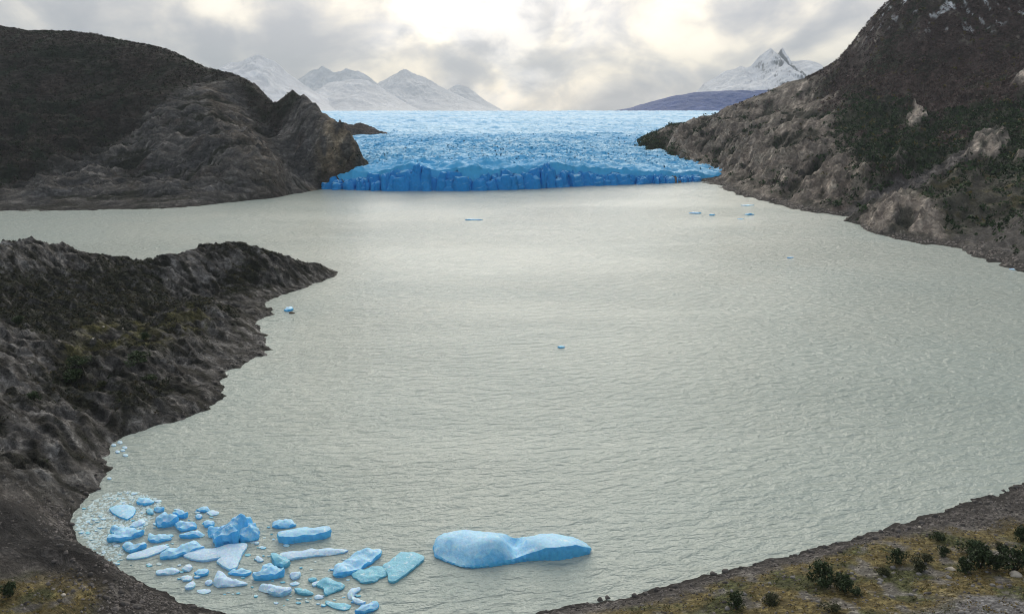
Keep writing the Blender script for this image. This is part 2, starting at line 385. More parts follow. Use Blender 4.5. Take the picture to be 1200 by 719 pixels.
def mtn_detail(X, Y, B):
    m = sstep(.5, 18., B) * (1 - .82 * np.exp(-(seg_dist(X, Y, mtn_crest, False) / 75) ** 2))
    u, v = rot(X, Y, 60)
    wx = 12 * fbm(X / 80, Y / 80, 3, 45)
    strata = ridged((u + wx) / 150, (v + wx) / 44, 6, 41, .55) - .55
    lump = fbm(X / 130, Y / 130, 5, 43, .52)
    crag = ridged(X / 40, Y / 40, 5, 48, .55) - .55
    up = sstep(330, 480, X) * sstep(20, 60, B)       # smoother under the forest
    low = sstep(740, 690, Y) * sstep(600, 650, Y)
    rocky = np.clip(1 - .65 * up - .55 * sstep(760, 680, Y) * (1 - sstep(345, 320, X)), .15, 1)
    butt = ridged(v / 100 + .25 * lump, u / 420, 3, 44) - .6
    Q = B + m * (34 * butt * rocky * sstep(10, 45, B) + 11 * lump * (1 - .5 * sstep(760, 680, Y)) + rocky * (36 * strata + 15 * crag))
    T = terraces(Q, .35 * u + 10 * fbm(X / 40, Y / 40, 4, 46), 13.)
    T = terraces(T, -.2 * v + 6 * fbm(X / 22, Y / 22, 4, 47), 6.)
    Q = Q + (T - Q) * m * rocky * sstep(-.35, .2, fbm(X / 60, Y / 60, 3, 52)) * .85
    return Q + .8 * fbm(X / 8, Y / 8, 3, 49) * sstep(-3, 2, B) + 4.5 * (ridged(X / 26, Y / 26, 4, 50) - .6) * sstep(-6, -1, B) * sstep(16, 5, B)
mtn = Land(180, 1050, 330, 1720, 2.6, c, mtn_detail)
X, Y, Z = mtn.X, mtn.Y, mtn.Z
nz = fbm(X / 32, Y / 32, 5, 51); n2 = fbm(X / 90, Y / 90, 5, 53)
u, v = rot(X, Y, 60); st = ridged(u / 75, v / 10, 4, 55)
rc = np.zeros(X.shape + (3,)) + np.array((.28, .24, .21)); rc = lerp3(rc, (.48, .415, .355), sstep(.55, .85, st)); rc = lerp3(rc, (.12, .105, .10), sstep(.0, .4, nz))
scree = np.zeros_like(rc) + np.array((.145, .135, .135))
vegc = np.zeros_like(rc) + np.array((.032, .038, .022)); vegc = lerp3(vegc, (.085, .060, .056), sstep(-.05, .3, n2 + .25 * sstep(80, 160, Z)))
crag = mtn.region([(752, 160), (800, 146), (880, 112), (925, 96), (975, 112), (985, 160), (1010, 195), (1005, 240), (960, 252), (880, 234), (818, 214), (790, 185)], 16, 26)
knob = mtn.region([(1008, 258), (1015, 236), (1045, 228), (1092, 238), (1108, 262), (1112, 290), (1075, 288), (1040, 280), (1012, 270)], 5, 8)
scr = np.maximum(mtn.region([(985, 262), (1000, 235), (1060, 208), (1140, 168), (1150, 176), (1100, 205), (1080, 228), (1020, 232), (1005, 256)], 8, 10), mtn.region([(1112, 292), (1150, 262), (1200, 245), (1260, 250), (1260, 350), (1200, 322)], 10, 14) * .7)
low = mtn.region([(1000, 240), (1100, 205), (1210, 210), (1260, 340), (1190, 322), (1110, 292)], 14, 16)
def outcrop(pts, soft=2.5, n=13): return mtn.region(pts, soft, n)
outs = outcrop([(1135, 185), (1140, 165), (1165, 155), (1182, 168), (1170, 188), (1150, 190)])
outs = np.maximum(outs, outcrop([(1062, 150), (1070, 122), (1082, 122), (1080, 148), (1070, 152)]))
outs = np.maximum(outs, outcrop([(1186, 102), (1200, 84), (1215, 84), (1205, 104)]))
outs = np.maximum(outs, outcrop([(1190, 190), (1200, 172), (1215, 175), (1212, 192)]))
outs = np.maximum(outs, outcrop([(1040, 190), (1048, 172), (1062, 178), (1056, 196)]) * .6)
top = sstep(150, 240, Z + 40 * n2) * sstep(.1, .35, nz)
snowp = sstep(205, 250, Z + 30 * n2) * sstep(.22, .3, fbm(X / 14, Y / 22, 4, 58))
col = vegc.copy()
mixed = low * sstep(-.1, .15, nz)
col = lerp3(col, (.11, .105, .085), low * .8); col = lerp3(col, (.13, .115, .045), low * sstep(.1, .35, fbm(X / 20, Y / 20, 4, 61)) * .8)
sl = mtn.slope()
wx = 12 * fbm(X / 80, Y / 80, 3, 45); gul = ridged((u + wx) / 150, (v + wx) / 44, 6, 41, .55)  # colour follows the ribs: dark heath low, pale rock high, adding missing shade contrast
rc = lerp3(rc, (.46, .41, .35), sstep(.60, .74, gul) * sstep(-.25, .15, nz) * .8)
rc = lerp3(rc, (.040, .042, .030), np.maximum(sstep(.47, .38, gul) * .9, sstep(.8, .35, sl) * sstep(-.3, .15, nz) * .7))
for mk, cc in ((scr, scree), (crag, rc), (knob, rc * 1.25 + .02), (outs, rc * 1.5 + .04), (top * .8, rc)):
    col = col * (1 - mk[..., None]) + cc * mk[..., None]
col = lerp3(col, (.75, .78, .82), snowp)
shore = sstep(5., 1.5, Z); col = lerp3(col, (.10, .095, .09), shore * .7)
mtn.veg = np.clip(1 - np.maximum.reduce([crag * (1 - .5 * sstep(.1, .3, nz)), knob, scr, outs, top * .5, low * .72]), 0, 1) * sstep(4, 9, Z)
mtn.green = np.clip(sstep(130, 60, Z + 60 * n2) * .9 + .08, 0, 1)
mtn.Z = mtn.Z + outs * (3 + 14 * (ridged(u / 40, v / 13, 4, 66) - .4)) + knob * 9 * (ridged(u / 34, v / 11, 5, 67) - .55) * sstep(0, 5, Z)
mtn_o = mtn.build('mountainside', M['mountain'], col, label='steep mountainside with grey slabs, scree and dark forest above the lake')

# ------------------------------------------------------------------ headland, beach and near bank
shore_px = [(395, 320.5), (376, 330), (345, 341), (320, 350), (318, 362), (322, 369), (303, 374), (300, 378), (310, 386), (317, 408), (300, 423), (278, 431), (262, 446), (262, 465), (235, 483), (200, 495), (155, 507),
            (132, 521), (125, 535), (130, 550), (120, 566), (90, 595), (82, 610), (90, 630), (110, 650), (140, 668), (180, 690), (230, 708), (280, 721), (340, 733), (450, 746), (540, 738), (620, 719.5), (690, 706),
            (780, 687), (840, 669), (880, 661), (960, 641), (1030, 620), (1100, 598), (1150, 581), (1200, 563)]
shoreW = [S(*p) for p in shore_px]
c = list(shoreW)
nrm = []
for i, (x, y, _) in enumerate(shoreW):
    a = shoreW[max(i - 2, 0)]; b = shoreW[min(i + 2, len(shoreW) - 1)]
    tx, ty = b[0] - a[0], b[1] - a[1]; L = math.hypot(tx, ty); nx_, ny_ = -ty / L, tx / L      # water is on the left going round the bay
    nrm.append((nx_, ny_)); c.append((x + nx_ * 16, y + ny_ * 16, -6.))
c += [(0, 300, -14), (-40, 380, -14), (60, 230, -14), (-60, 460, -14), (-80, 540, -14), (0, 200, -10), (120, 260, -14), (-160, 570, -14), (-260, 560, -14), (-340, 560, -14), (-70, 250, -10)]
c += [W(0, 286, 392), W(30, 288, 392), W(55, 300, 392), W(95, 299, 402), W(130, 306, 415), W(180, 313, 430), W(200, 301, 432), W(235, 291, 438), W(270, 286, 440), W(300, 291, 446), W(340, 305, 455), W(380, 314, 460)]
c += [(-285, 450, -3), (-240, 470, -3), (-205, 492, -3), (-170, 495, -4), (-135, 490, -4), (-105, 478, -4), (-360, 430, 10), (-360, 520, -8)]
c += [W(60, 350, 350), W(0, 350, 345), W(130, 350, 355), W(130, 390, 300), W(180, 395, 297), W(200, 350, 368), W(250, 335, 400), W(270, 365, 350), W(230, 375, 327), W(60, 440, 250), W(0, 400, 270), W(0, 440, 240), W(40, 400, 275),
      W(270, 400, 312), W(200, 440, 258), W(150, 470, 232), W(100, 450, 246), W(100, 500, 215), W(50, 500, 205), W(0, 490, 208), W(0, 560, 175), W(50, 560, 181), W(30, 610, 161), W(0, 640, 148), W(80, 640, 149.5), W(110, 662, 145), W(60, 665, 142), W(0, 700, 129), W(100, 700, 134), W(180, 712, 134), W(100, 760, 117), W(0, 800, 100)]
c += [(-330, 300, 45), (-300, 220, 40), (-250, 150, 35), (-200, 90, 28), (-120, 60, 28), (-40, 60, 24), (40, 60, 26), (120, 60, 32), (220, 80, 36), (260, 150, 14), (240, 205, 2), (300, 205, 4), (230, 235, -5), (300, 260, -6)]
c += [W(1200, 719, 116), W(1000, 719, 122), W(800, 719, 128.5), W(700, 719, 131), W(1200, 640, 153), W(1100, 660, 143.5), W(1200, 600, 172.5), W(950, 690, 134.5), W(1050, 690, 132), W(1150, 690, 129), W(900, 675, 143), W(1000, 655, 147)]
def near_detail(X, Y, B):
    head = sstep(166, 182, Y + .15 * (X + 115)) * sstep(0, -60, X)
    m = sstep(.2, 7., B)
    u, v = rot(X, Y, -35)
    wx = 4 * fbm(X / 26, Y / 26, 3, 75)
    strata = ridged((u + wx) / 46, (v + wx) / 8.5, 6, 71, .6) - .55
    crag = ridged(X / 17, Y / 17, 5, 78, .55) - .55
    lump = fbm(X / 45, Y / 45, 5, 73, .52)
    Q = B + m * (9.5 * lump + 5.0 * strata + 4.2 * crag)
    T = terraces(Q, .4 * v + 4 * fbm(X / 14, Y / 14, 4, 76), 3.6)
    T = terraces(T, -.25 * u + 2 * fbm(X / 8, Y / 8, 4, 77), 1.7)
    Zh = Q + (T - Q) * m * sstep(-.35, .2, fbm(X / 25, Y / 25, 3, 72)) * .9 + .5 * fbm(X / 3., Y / 3., 4, 79) * sstep(-2, 1, B) + (1.7 * (ridged(X / 11, Y / 11, 4, 80) - .6)) * sstep(-3, -.5, B) * sstep(6, 2, B)
    Zb = B + sstep(.2, 3, B) * (1.1 * fbm(X / 16, Y / 16, 5, 83)) + .22 * fbm(X / 2.2, Y / 2.2, 3, 84) + .55 * fbm(X / 7, Y / 7, 4, 85) * sstep(3, .5, B)
    # the dark storm berm above the beach
    berm = [S(-20, 600, 5)[:2], S(45, 618, 5)[:2], S(85, 645, 5)[:2], S(140, 667, 4)[:2]]
    d = seg_dist(X, Y, berm, False)
    Zb = Zb + 1.6 * np.exp(-(d / 4.5) ** 2) * sstep(.3, 2, B)
    return Zh * head + Zb * (1 - head)
near = Land(-345, 290, 62, 515, .62, c, near_detail, 2e-5)
X, Y, Z = near.X, near.Y, near.Z
head = sstep(166, 182, Y + .15 * (X + 115)) * sstep(0, -60, X)
nz = fbm(X / 8, Y / 8, 5, 91); n2 = fbm(X / 28, Y / 28, 5, 93); u, v = rot(X, Y, -35); st = ridged(u / 18, v / 5., 5, 95)
rc = np.zeros(X.shape + (3,)) + np.array((.056, .055, .053)); rc = lerp3(rc, (.21, .20, .19), sstep(.5, .85, st)); rc = lerp3(rc, (.034, .032, .028), sstep(.05, .35, nz) * .8)
slab = np.maximum.reduce([near.region([(-20, 430), (60, 445), (120, 500), (140, 560), (60, 600), (-20, 610)], 5, 9), near.region([(-20, 284), (50, 290), (85, 318), (40, 330), (-20, 335)], 4, 7),
                          near.region([(190, 320), (215, 298), (265, 292), (300, 300), (250, 320), (215, 338)], 4, 7), near.region([(170, 400), (230, 372), (320, 385), (318, 410), (262, 445), (200, 425)], 4, 9) * .7,
                          near.region([(-10, 375), (40, 385), (75, 425), (20, 440), (-10, 430)], 4, 6)])
scrubz = near.region([(-20, 330), (90, 312), (190, 318), (200, 345), (150, 372), (60, 388), (-20, 372)], 6, 10)
rc = lerp3(rc, (.17, .165, .16), slab * sstep(-.25, .2, fbm(u / 9, v / 4, 5, 96)) * .8)
sl = near.slope()
an = fbm((u + 6 * n2) / 13, (v + 6 * n2) / 4.2, 5, 98)
rc = lerp3(rc, (.25, .245, .24), sstep(.06, .18, an) * (.35 + .65 * slab)); rc = lerp3(rc, (.024, .025, .018), sstep(-.10, -.2, an) * .85)
veg = np.clip((sstep(-.05, .2, n2 + .25 * nz) * (1 - .75 * slab) + scrubz) * sstep(1.6, .7, near.slope()), 0, 1) * sstep(2, 5, Z)
green = near.region([(70, 420), (95, 380), (150, 372), (250, 362), (250, 385), (190, 405), (120, 425)], 5, 9)
hc = lerp3(rc, (.026, .029, .016), veg * .85)
hc = lerp3(hc, (.11, .105, .038), green * sstep(.2, -.2, nz) * .8)
bc = np.zeros_like(rc) + np.array((.10, .092, .087)); bc = lerp3(bc, (.17, .16, .15), sstep(.0, .4, nz))
right = sstep(-20, 30, X)
grass = sstep(1.2, 2.6, Z + 1.0 * n2) * right + sstep(141, 134, Y + 6 * n2 - .1 * (X + 90)) * sstep(2.5, 4.5, Z) * (1 - right)
gc = np.zeros_like(rc) + np.array((.19, .155, .065)); gc = lerp3(gc, (.10, .108, .045), sstep(-.05, .25, fbm(X / 12, Y / 12, 5, 97))); gc = lerp3(gc, (.20, .19, .175), sstep(.08, .3, fbm(X / 6, Y / 9, 5, 99)) * .9)
near.grass = grass * sstep(.25, .0, fbm(X / 6, Y / 9, 5, 99))
bc = bc * (1 - grass[..., None]) + gc * grass[..., None]
bc = lerp3(bc, (.045, .043, .043), (1 - right) * near.region([(-40, 590), (20, 596), (60, 615), (100, 645), (150, 665), (135, 680), (90, 672), (40, 655), (-40, 645)], 3, 5))
bc = lerp3(bc, (.22, .22, .225), right * near.region([(1080, 730), (1100, 705), (1130, 698), (1210, 704), (1260, 730)], 2, 5))
bc = lerp3(bc, (.040, .037, .036), sstep(.9, .2, Z))
col = bc * (1 - head[..., None]) + hc * head[..., None]
near.head = head; near.vegm = veg * head
cut = X < -25
near_l = near.build('headland', M['head'], col, zmin=-1.2, keep=(X < -24.5), label='dark rocky headland running down to a curved shingle beach')
near_r = near.build('lake_shore', M['bank'], col, zmin=-1.2, keep=(X > -25.5), label='stony shore with yellow grass sloping to the lake')

# ------------------------------------------------------------------ glacier
fr = [S(*p)[:2] for p in ((360, 220), (385, 221.5), (430, 223), (500, 223.5), (560, 223), (600, 222), (640, 220), (690, 217.5), (740, 216), (780, 214.5), (805, 213), (830, 212))]
frx = np.array([p[0] for p in fr]); fry = np.array([p[1] for p in fr])
hx = np.array([-300, -235, -200, -120, -30, 60, 130, 190, 230, 270, 330]); hh = np.array([10, 15, 20, 25, 26, 25, 18, 13, 10, 7, 5.])
ny, nx = 560, 460
s = np.concatenate([np.linspace(9, 640, 320), 640 * (4300 / 640) ** (np.arange(1, 241) / 240)])
uu = np.linspace(-1, 1, nx)
SS, UU = np.meshgrid(s, uu, indexing='ij')
wl = np.interp(s, [0, 400, 700, 1200, 4300], [300, 330, 520, 1100, 3200]); wr = np.interp(s, [0, 400, 700, 1200, 4300], [330, 360, 520, 1000, 3200])
GX = np.where(UU < 0, UU * wl[:, None], UU * wr[:, None]) + np.interp(s, [0, 4300], [0, 0])[:, None]
GX = GX + 1.2 * rng.standard_normal(GX.shape) * np.clip(SS / 60, 0, 1) * (np.abs(UU) < .99)
FY = np.interp(GX, frx, fry)
GY = FY + SS
GB = np.interp(SS, [0, 60, 200, 500, 1000, 1700, 2500, 4300], [0, 7, 13, 20, 22, 34, 50, 44]) + np.interp(GX, hx, hh) * np.interp(SS, [0, 2500], [1, 1]) + (25 - np.interp(GX, hx, hh)) * sstep(150, 800, SS)
wx = 10 * fbm(GX / 60, GY / 60, 3, 103)
crev = ridged((GX + 1.5 * wx) / 62, (GY + 1.2 * wx) / 17, 4, 101, .5) - .5
blk = fbm(GX / 36, GY / 30, 4, 105)
swl = fbm(GX / 260, GY / 140, 4, 107)
amp = np.interp(SS, [0, 20, 500, 1200, 2500, 4300], [9, 11, 8, 6, 6, 5])
far = sstep(350, 1100, SS)
crev2 = ridged((GX + 3 * wx) / 85, (GY + 3 * wx) / 48, 4, 111, .6) - .5
GZ = GB + (1 - .5 * far) * amp * (1.0 * crev + .55 * blk) + far * 13 * crev2 + 5 * swl * sstep(30, 300, SS)
GZ[0] = -2.
gl_o = tag(mesh('glacier', np.stack([GX, GY, GZ], -1).reshape(-1, 3), grid_faces(ny, nx), M['glacier']), 'blue crevassed glacier ending in a calving ice front at the lake', kind='structure')
# ice pillars of the calving front, each a block of its own
def pillar(w, d, h, r):
    k = 9; lv = 7; V = []
    ang = [r.uniform(-.25, .25) + i * 2 * math.pi / k for i in range(k)]
    rad = [r.uniform(.7, 1.2) for _ in range(k)]
    lx, ly = r.uniform(-.16, .16), r.uniform(-.02, .16)
    top = [r.uniform(.70, 1.04) for _ in range(k)]; pk = r.uniform(.9, 1.12); px_, py_ = r.uniform(-.3, .3), r.uniform(-.2, .3); tpr = r.uniform(.15, .5)
    for j in range(lv):
        q = j / (lv - 1)
        for i in range(k):
            e = rad[i] * (1.1 - tpr * q ** 1.6) * r.uniform(.86, 1.12)
            V.append((w / 2 * e * math.cos(ang[i]) + lx * h * q, d / 2 * e * math.sin(ang[i]) + ly * h * q, -1.5 + (h * top[i] + 1.5) * (q if j < lv - 1 else 1) + (r.uniform(-.05, .05) * h if 0 < j < lv - 1 else 0)))
    V.append((lx * h + px_ * w, ly * h + py_ * d, h * pk))
    F = []
    for j in range(lv - 1):
        for i in range(k):
            a, b = j * k + i, j * k + (i + 1) % k
            F += [(a, b, b + k), (a, b + k, a + k)]
    for i in range(k): F.append(((lv - 1) * k + i, (lv - 1) * k + (i + 1) % k, lv * k))
    return V, F
r = random.Random(9); x = -226.
while x < 258:
    base_h = float(np.interp(x, hx, hh)) * (.86 + .35 * float(pn(x / 37., 3.3, 5))); w = r.choice((r.uniform(3, 6), r.uniform(6, 11), r.uniform(10, 18)))
    w *= 1 if base_h > 10 else .6
    for row in range(2):
        hloc = base_h * (r.uniform(.6, .98), r.uniform(.92, 1.2))[row]
        V, F = pillar(w * r.uniform(1.15, 1.7), r.uniform(6, 13), hloc, r)
        o = mesh('ice_pillar', V, F, M['front'], gl_o, smooth=False)
        xx = x + r.uniform(-.5, .5) * w; o.location = (xx, float(np.interp(xx, frx, fry)) + row * 5 + r.uniform(-3, 3), -.2); o.rotation_euler = (r.uniform(-.08, .05), r.uniform(-.1, .1), 0)
    x += w * .8

# rock humps at the glacier's edge
def hump(name, cx, cy, lx, ly, h, yaw, base, seed, label, colr):
    n = 60; a = np.linspace(-1, 1, n); A, B = np.meshgrid(a, a); rr = np.hypot(A, B)
    z = np.clip(1 - rr ** 2, 0, 1) ** .8 * h * (1 + .55 * fbm(A * 2.2 + seed, B * 2.2, 4, seed)) + (ridged(A * 3, B * 3, 4, seed) - .5) * h * .4 * (rr < 1) - base * (rr >= .97)
    x, y = rot(A * lx, B * ly, -yaw)
    cc = np.zeros((n * n, 3)) + np.array(colr)
    return tag(mesh(name, np.stack([x + cx, y + cy, z + (0)], -1).reshape(-1, 3), grid_faces(n, n), M['mountain'], col=cc), label, kind='structure')
p = W(415, 152, 1650); o = hump('rock_outcrop', p[0] - 20, 1650, 95, 60, 26, 10, 30, 5, 'brown rock hump rising out of the ice behind the cliff', (.15, .125, .115)); o.location.z = 38
p = S(789, 214); o = hump('shore_rock', p[0], p[1] + 4, 12, 8, 8, 0, 8, 7, 'small bare rock at the foot of the ice front', (.21, .17, .145)); o.location.z = -.5

# ------------------------------------------------------------------ far mountains
def ridge_range(name, sil, Y0, depth, back, seed, nx, ny, label, snow, zb, rugged, rockc=(.055, .06, .075), snowline=None):
    Y0, depth, back = Y0 * 1.45, depth * 1.35, back * 1.35
    pts = [W(px, py, Y0) for px, py in sil]
    px_ = np.array([p[0] for p in pts]); pz = np.array([p[2] for p in pts])
    xs = np.linspace(px_[0] - 300, px_[-1] + 300, nx); d = np.linspace(-1, 1, ny)
    Xg, D = np.meshgrid(xs, d)
    rz = np.interp(Xg, px_, pz, left=zb - 60, right=zb - 60)
    Yg = Y0 + np.where(D < 0, D * depth, D * back)
    rz = rz + np.maximum(rz - zb, 0) * .09 * fbm(Xg / 330, Xg * 0 + seed, 4, seed + 3) * (snow > 1.6)
    Hh = np.maximum(rz - zb, 0)
    fall = np.clip(1 - np.abs(D) ** .85, 0, 1)
    sp = ridged(Xg / 600 + .3 * fbm(Xg / 420, Yg / 420, 3, seed), Yg / 1250, 6, seed, .55) - .55
    fine = ridged(Xg / 210, Yg / 240, 5, seed + 5, .55) - .55
    z = zb + Hh * fall + Hh * rugged * (sp * 1.3 + fine * (.45 if snow < 1.3 else .18)) * np.clip(np.abs(D) * 5, .0, 1) * np.clip((1 - np.abs(D)) * 3, 0, 1) + 8 * fine * (np.abs(D) < .95) - 30 * (np.abs(D) > .98)
    sl = np.hypot(*np.gradient(z, (depth + back) / ny, (xs[1] - xs[0])))
    n = fbm(Xg / 130, Yg / 130, 5, seed + 9)
    if snowline is None: mk = sstep(snow + .35, snow - .25, sl + .7 * n)
    else: mk = sstep(-25, 35, z - snowline + 70 * n) * sstep(snow + .5, snow - .2, sl + .6 * n)
    colr = lerp3(np.zeros(Xg.shape + (3,)) + np.array(rockc), (.85, .88, .94), mk)
    return tag(mesh(name, np.stack([Xg, Yg, z], -1).reshape(-1, 3), grid_faces(ny, nx), M['snow'], col=colr.reshape(-1, 3)), label, kind='structure')
ridge_range('snow_mountain', [(150, 140), (220, 100), (268, 74), (287, 69), (305, 62.5), (322, 72), (345, 90), (370, 108), (395, 124), (420, 136)], 7200, 1500, 1500, 203, 260, 150, 'smooth white snow peak rising behind the dark rounded hill', 2.2, 30, .17)
ridge_range('snow_mountain', [(330, 140), (360, 112), (385, 97), (410, 92), (432, 94), (455, 108), (475, 120), (500, 134)], 8000, 1300, 1200, 213, 240, 140, 'rounded snow dome in front of the hazy central ridge', 2.2, 30, .17)
ridge_range('snow_mountain', [(410, 140), (430, 112), (445, 95), (458, 88), (473, 80.5), (490, 87), (512, 98), (530, 108), (552, 118), (575, 127), (592, 133), (610, 140)], 9500, 1400, 1500, 223, 280, 150, 'broad pointed snow mountain above the head of the glacier', 2.2, 25, .17)
ridge_range('snow_mountain', [(500, 130), (520, 108), (535, 99), (548, 101), (560, 111), (575, 121), (592, 131), (602, 138)], 10800, 1200, 1200, 233, 220, 120, 'farthest low snowy shoulder beside the pointed mountain', 2.2, 20, .17)
ridge_range('snow_mountain', [(310, 125), (345, 95), (365, 82), (378, 77), (392, 84), (405, 80), (420, 82), (440, 95), (460, 110)], 11800, 1200, 1200, 243, 220, 120, 'faint cloud washed peak between the smooth peak and the snow dome', 2.2, 20, .17)
ridge_range('dark_mountain', [(705, 140), (735, 131), (760, 120), (785, 113), (815, 108), (850, 106), (900, 105), (950, 104), (1010, 110), (1060, 130)], 5200, 900, 1600, 253, 260, 140, 'low dark haze-blue forested mountain dusted with snow beyond the glacier', .9, 40, .22, (.001, .055, .28), 275)  # rockc carries the blue of distance haze, put into the rock colour
ridge_range('snow_peak', [(780, 135), (800, 118), (818, 106), (824, 98), (835, 92), (850, 83), (862, 80), (868, 76.5), (874, 79), (880, 77), (890, 65), (897, 60), (903, 55.5), (908, 60), (913, 64), (914.5, 58), (917, 55), (920, 61), (923, 70), (930, 71), (945, 70), (955, 72), (962, 75), (966, 82), (985, 95), (1020, 110)], 7600, 1700, 1400, 263, 420, 190, 'jagged snow peak crowned by two dark rock towers', 1.5, 60, .2, (.11, .12, .15))

# ------------------------------------------------------------------ vegetation and stones (masses)
def clumps(name, P, rad, colr, ntri, size, flat, seed, label, lift=.35):
    """many ragged clumps of leaf-like faces in one mesh"""
    g = np.random.default_rng(seed); n = len(P)
    d = g.standard_normal((n, ntri, 3)); d /= np.linalg.norm(d, axis=-1, keepdims=True); d *= g.uniform(.35, 1, (n, ntri, 1)) ** .5
    d[..., 2] = d[..., 2] * flat + flat * lift
    cen = P[:, None] + d * rad[:, None, None]
    e1 = g.standard_normal((n, ntri, 3)); e2 = g.standard_normal((n, ntri, 3))
    e1 *= size / np.linalg.norm(e1, axis=-1, keepdims=True); e2 *= size / np.linalg.norm(e2, axis=-1, keepdims=True)
    q = rad[:, None, None] * g.uniform(.6, 1.3, (n, ntri, 1))
    V = np.stack([cen - (e1 + e2) * q * .5, cen + e1 * q, cen + e2 * q], 2).reshape(-1, 3)
    F = np.arange(len(V)).reshape(-1, 3)
    cc = np.repeat(np.clip(colr, .004, 1)[:, None], ntri * 3, 1).reshape(-1, 3) * np.repeat(g.uniform(.75, 1.3, n * ntri), 3)[:, None]
    return tag(mesh(name, V, F, M['leaf'], col=cc, smooth=False), label, kind='stuff')
def scatter(land, mask, n, seed, x0=None, x1=None, y0=None, y1=None):
    g = np.random.default_rng(seed)
    x = g.uniform(x0 or land.X[0, 0], x1 or land.X[0, -1], n); y = g.uniform(y0 or land.Y[0, 0], y1 or land.Y[-1, 0], n)
    k = land.at(x, y, mask) > g.uniform(0, 1, n)
    x, y = x[k], y[k]; z = land.at(x, y)
    # only what this side of the valley shows
    vis = (np.abs(x / y) < .80) & (z > .5)
    return np.stack([x, y, z], 1)[vis]
P = scatter(mtn, mtn.veg, 60000, 301)
g = np.random.default_rng(5)
gr = (mtn.at(P[:, 0], P[:, 1], mtn.green) + .25 * fbm(P[:, 0] / 60, P[:, 1] / 60, 4, 63)) > g.uniform(.15, .85, len(P))
colr = np.where(gr[:, None], np.array((.028, .050, .019)), np.array((.098, .068, .063))) * g.uniform(.6, 1.5, (len(P), 1))
colr[g.uniform(0, 1, len(P)) < .04] = (.12, .10, .03)
clumps('forest', P, g.uniform(1.6, 4.2, len(P)), colr, 14, .5, .8, 302, 'dark green and bare brown scrub forest covering the steep mountainside')
P = scatter(hill, hill.veg * .9 * sstep(5, 20, hill.Z), 40000, 311)
colr = np.where((fbm(P[:, 0] / 70, P[:, 1] / 70, 4, 64) > g.uniform(-.3, .4, len(P)))[:, None], np.array((.024, .030, .016)), np.array((.052, .040, .036))) * g.uniform(.6, 1.45, (len(P), 1))
clumps('scrub', P, g.uniform(1.2, 2.8, len(P)), colr, 11, .55, .7, 312, 'low dark brown scrub over the top of the dark rounded hill')
P = scatter(near, near.vegm * .8, 46000, 321, -345, -60, 190, 500)
colr = np.where(g.uniform(0, 1, (len(P), 1)) < .7, np.array((.020, .026, .012)), np.array((.05, .042, .018))) * g.uniform(.6, 1.5, (len(P), 1))
clumps('heath', P, g.uniform(.35, 1.0, len(P)), colr, 12, .5, .7, 322, 'dark low heath growing in the hollows of the headland')
P = scatter(near, near.grass * (1 - near.head), 60000, 331, -190, 250, 90, 205)
f = fbm(P[:, 0] / 12, P[:, 1] / 12, 5, 97)
colr = np.where((f > g.uniform(-.25, .45, len(P)))[:, None], np.array((.075, .085, .030)), np.array((.19, .142, .050))) * g.uniform(.6, 1.4, (len(P), 1))
clumps('grass', P, g.uniform(.18, .42, len(P)), colr, 8, .55, .6, 332, 'yellow and olive grass tufts on the stony shore')

def stones(name, P, rad, seed, label, tint):
    g = np.random.default_rng(seed); n = len(P)
    T = np.array([(1, 1, 0), (-1, 1, .1), (-1, -1, 0), (1, -1, -.1), (.6, .5, 1), (-.5, .6, .8), (-.6, -.5, 1), (.5, -.6, .9)], float) * (.62, .62, .55)
    F = np.array([(0, 1, 5), (0, 5, 4), (1, 2, 6), (1, 6, 5), (2, 3, 7), (2, 7, 6), (3, 0, 4), (3, 4, 7), (4, 5, 6), (4, 6, 7)])
    V = T[None] * g.uniform(.65, 1.35, (n, 8, 3)) * rad[:, None, None] * g.uniform(.7, 1.3, (n, 1, 3))
    a = g.uniform(0, 6.28, n); ca, sa = np.cos(a)[:, None], np.sin(a)[:, None]
    V = np.stack([V[..., 0] * ca - V[..., 1] * sa, V[..., 0] * sa + V[..., 1] * ca, V[..., 2] - .12 * rad[:, None]], -1) + P[:, None]
    FF = (F[None] + 8 * np.arange(n)[:, None, None]).reshape(-1, 3)
    cc = np.repeat(np.array(tint)[None] * g.uniform(.45, 1.7, (n, 1)) ** 1.2, 8, 0)
    return tag(mesh(name, V.reshape(-1, 3), FF, M['stone'], col=cc, smooth=False), label, kind='stuff')
strip = sstep(-.25, .1, near.Z) * (1 - .93 * sstep(.6, 2.4, near.Z)) * (1 - near.head) * .8 + .05 * (1 - near.head) * sstep(0, 1, near.Z)
P = scatter(near, strip, 160000, 341, -190, 260, 90, 240)
P2 = scatter(near, sstep(-.2, .05, near.Z) * sstep(6., .5, near.Z) * (1 - near.head) * sstep(0, -30, near.X), 50000, 343, -190, -20, 110, 220); P = np.concatenate([P, P2])
stones('shingle', P, g.uniform(.16, .45, len(P)) * np.where(g.uniform(0, 1, len(P)) < .08, 2., 1), 342, 'dark loose shingle and stones along the water line', (.095, .087, .083))
P = scatter(near, sstep(-.1, .1, near.Z) * sstep(1.6, .3, near.Z) * near.head * .6, 70000, 351, -345, -60, 190, 500)
stones('shore_rubble', P, g.uniform(.3, 1.1, len(P)), 352, 'broken dark rock along the foot of the headland', (.06, .056, .054))
P = scatter(mtn, sstep(-.3, .2, mtn.Z) * sstep(4.5, 1., mtn.Z) * .6, 60000, 361, 230, 420, 420, 1100)
stones('shore_rubble', P, g.uniform(.5, 1.5, len(P)), 362, 'grey rock rubble along the foot of the steep mountainside', (.14, .125, .115))

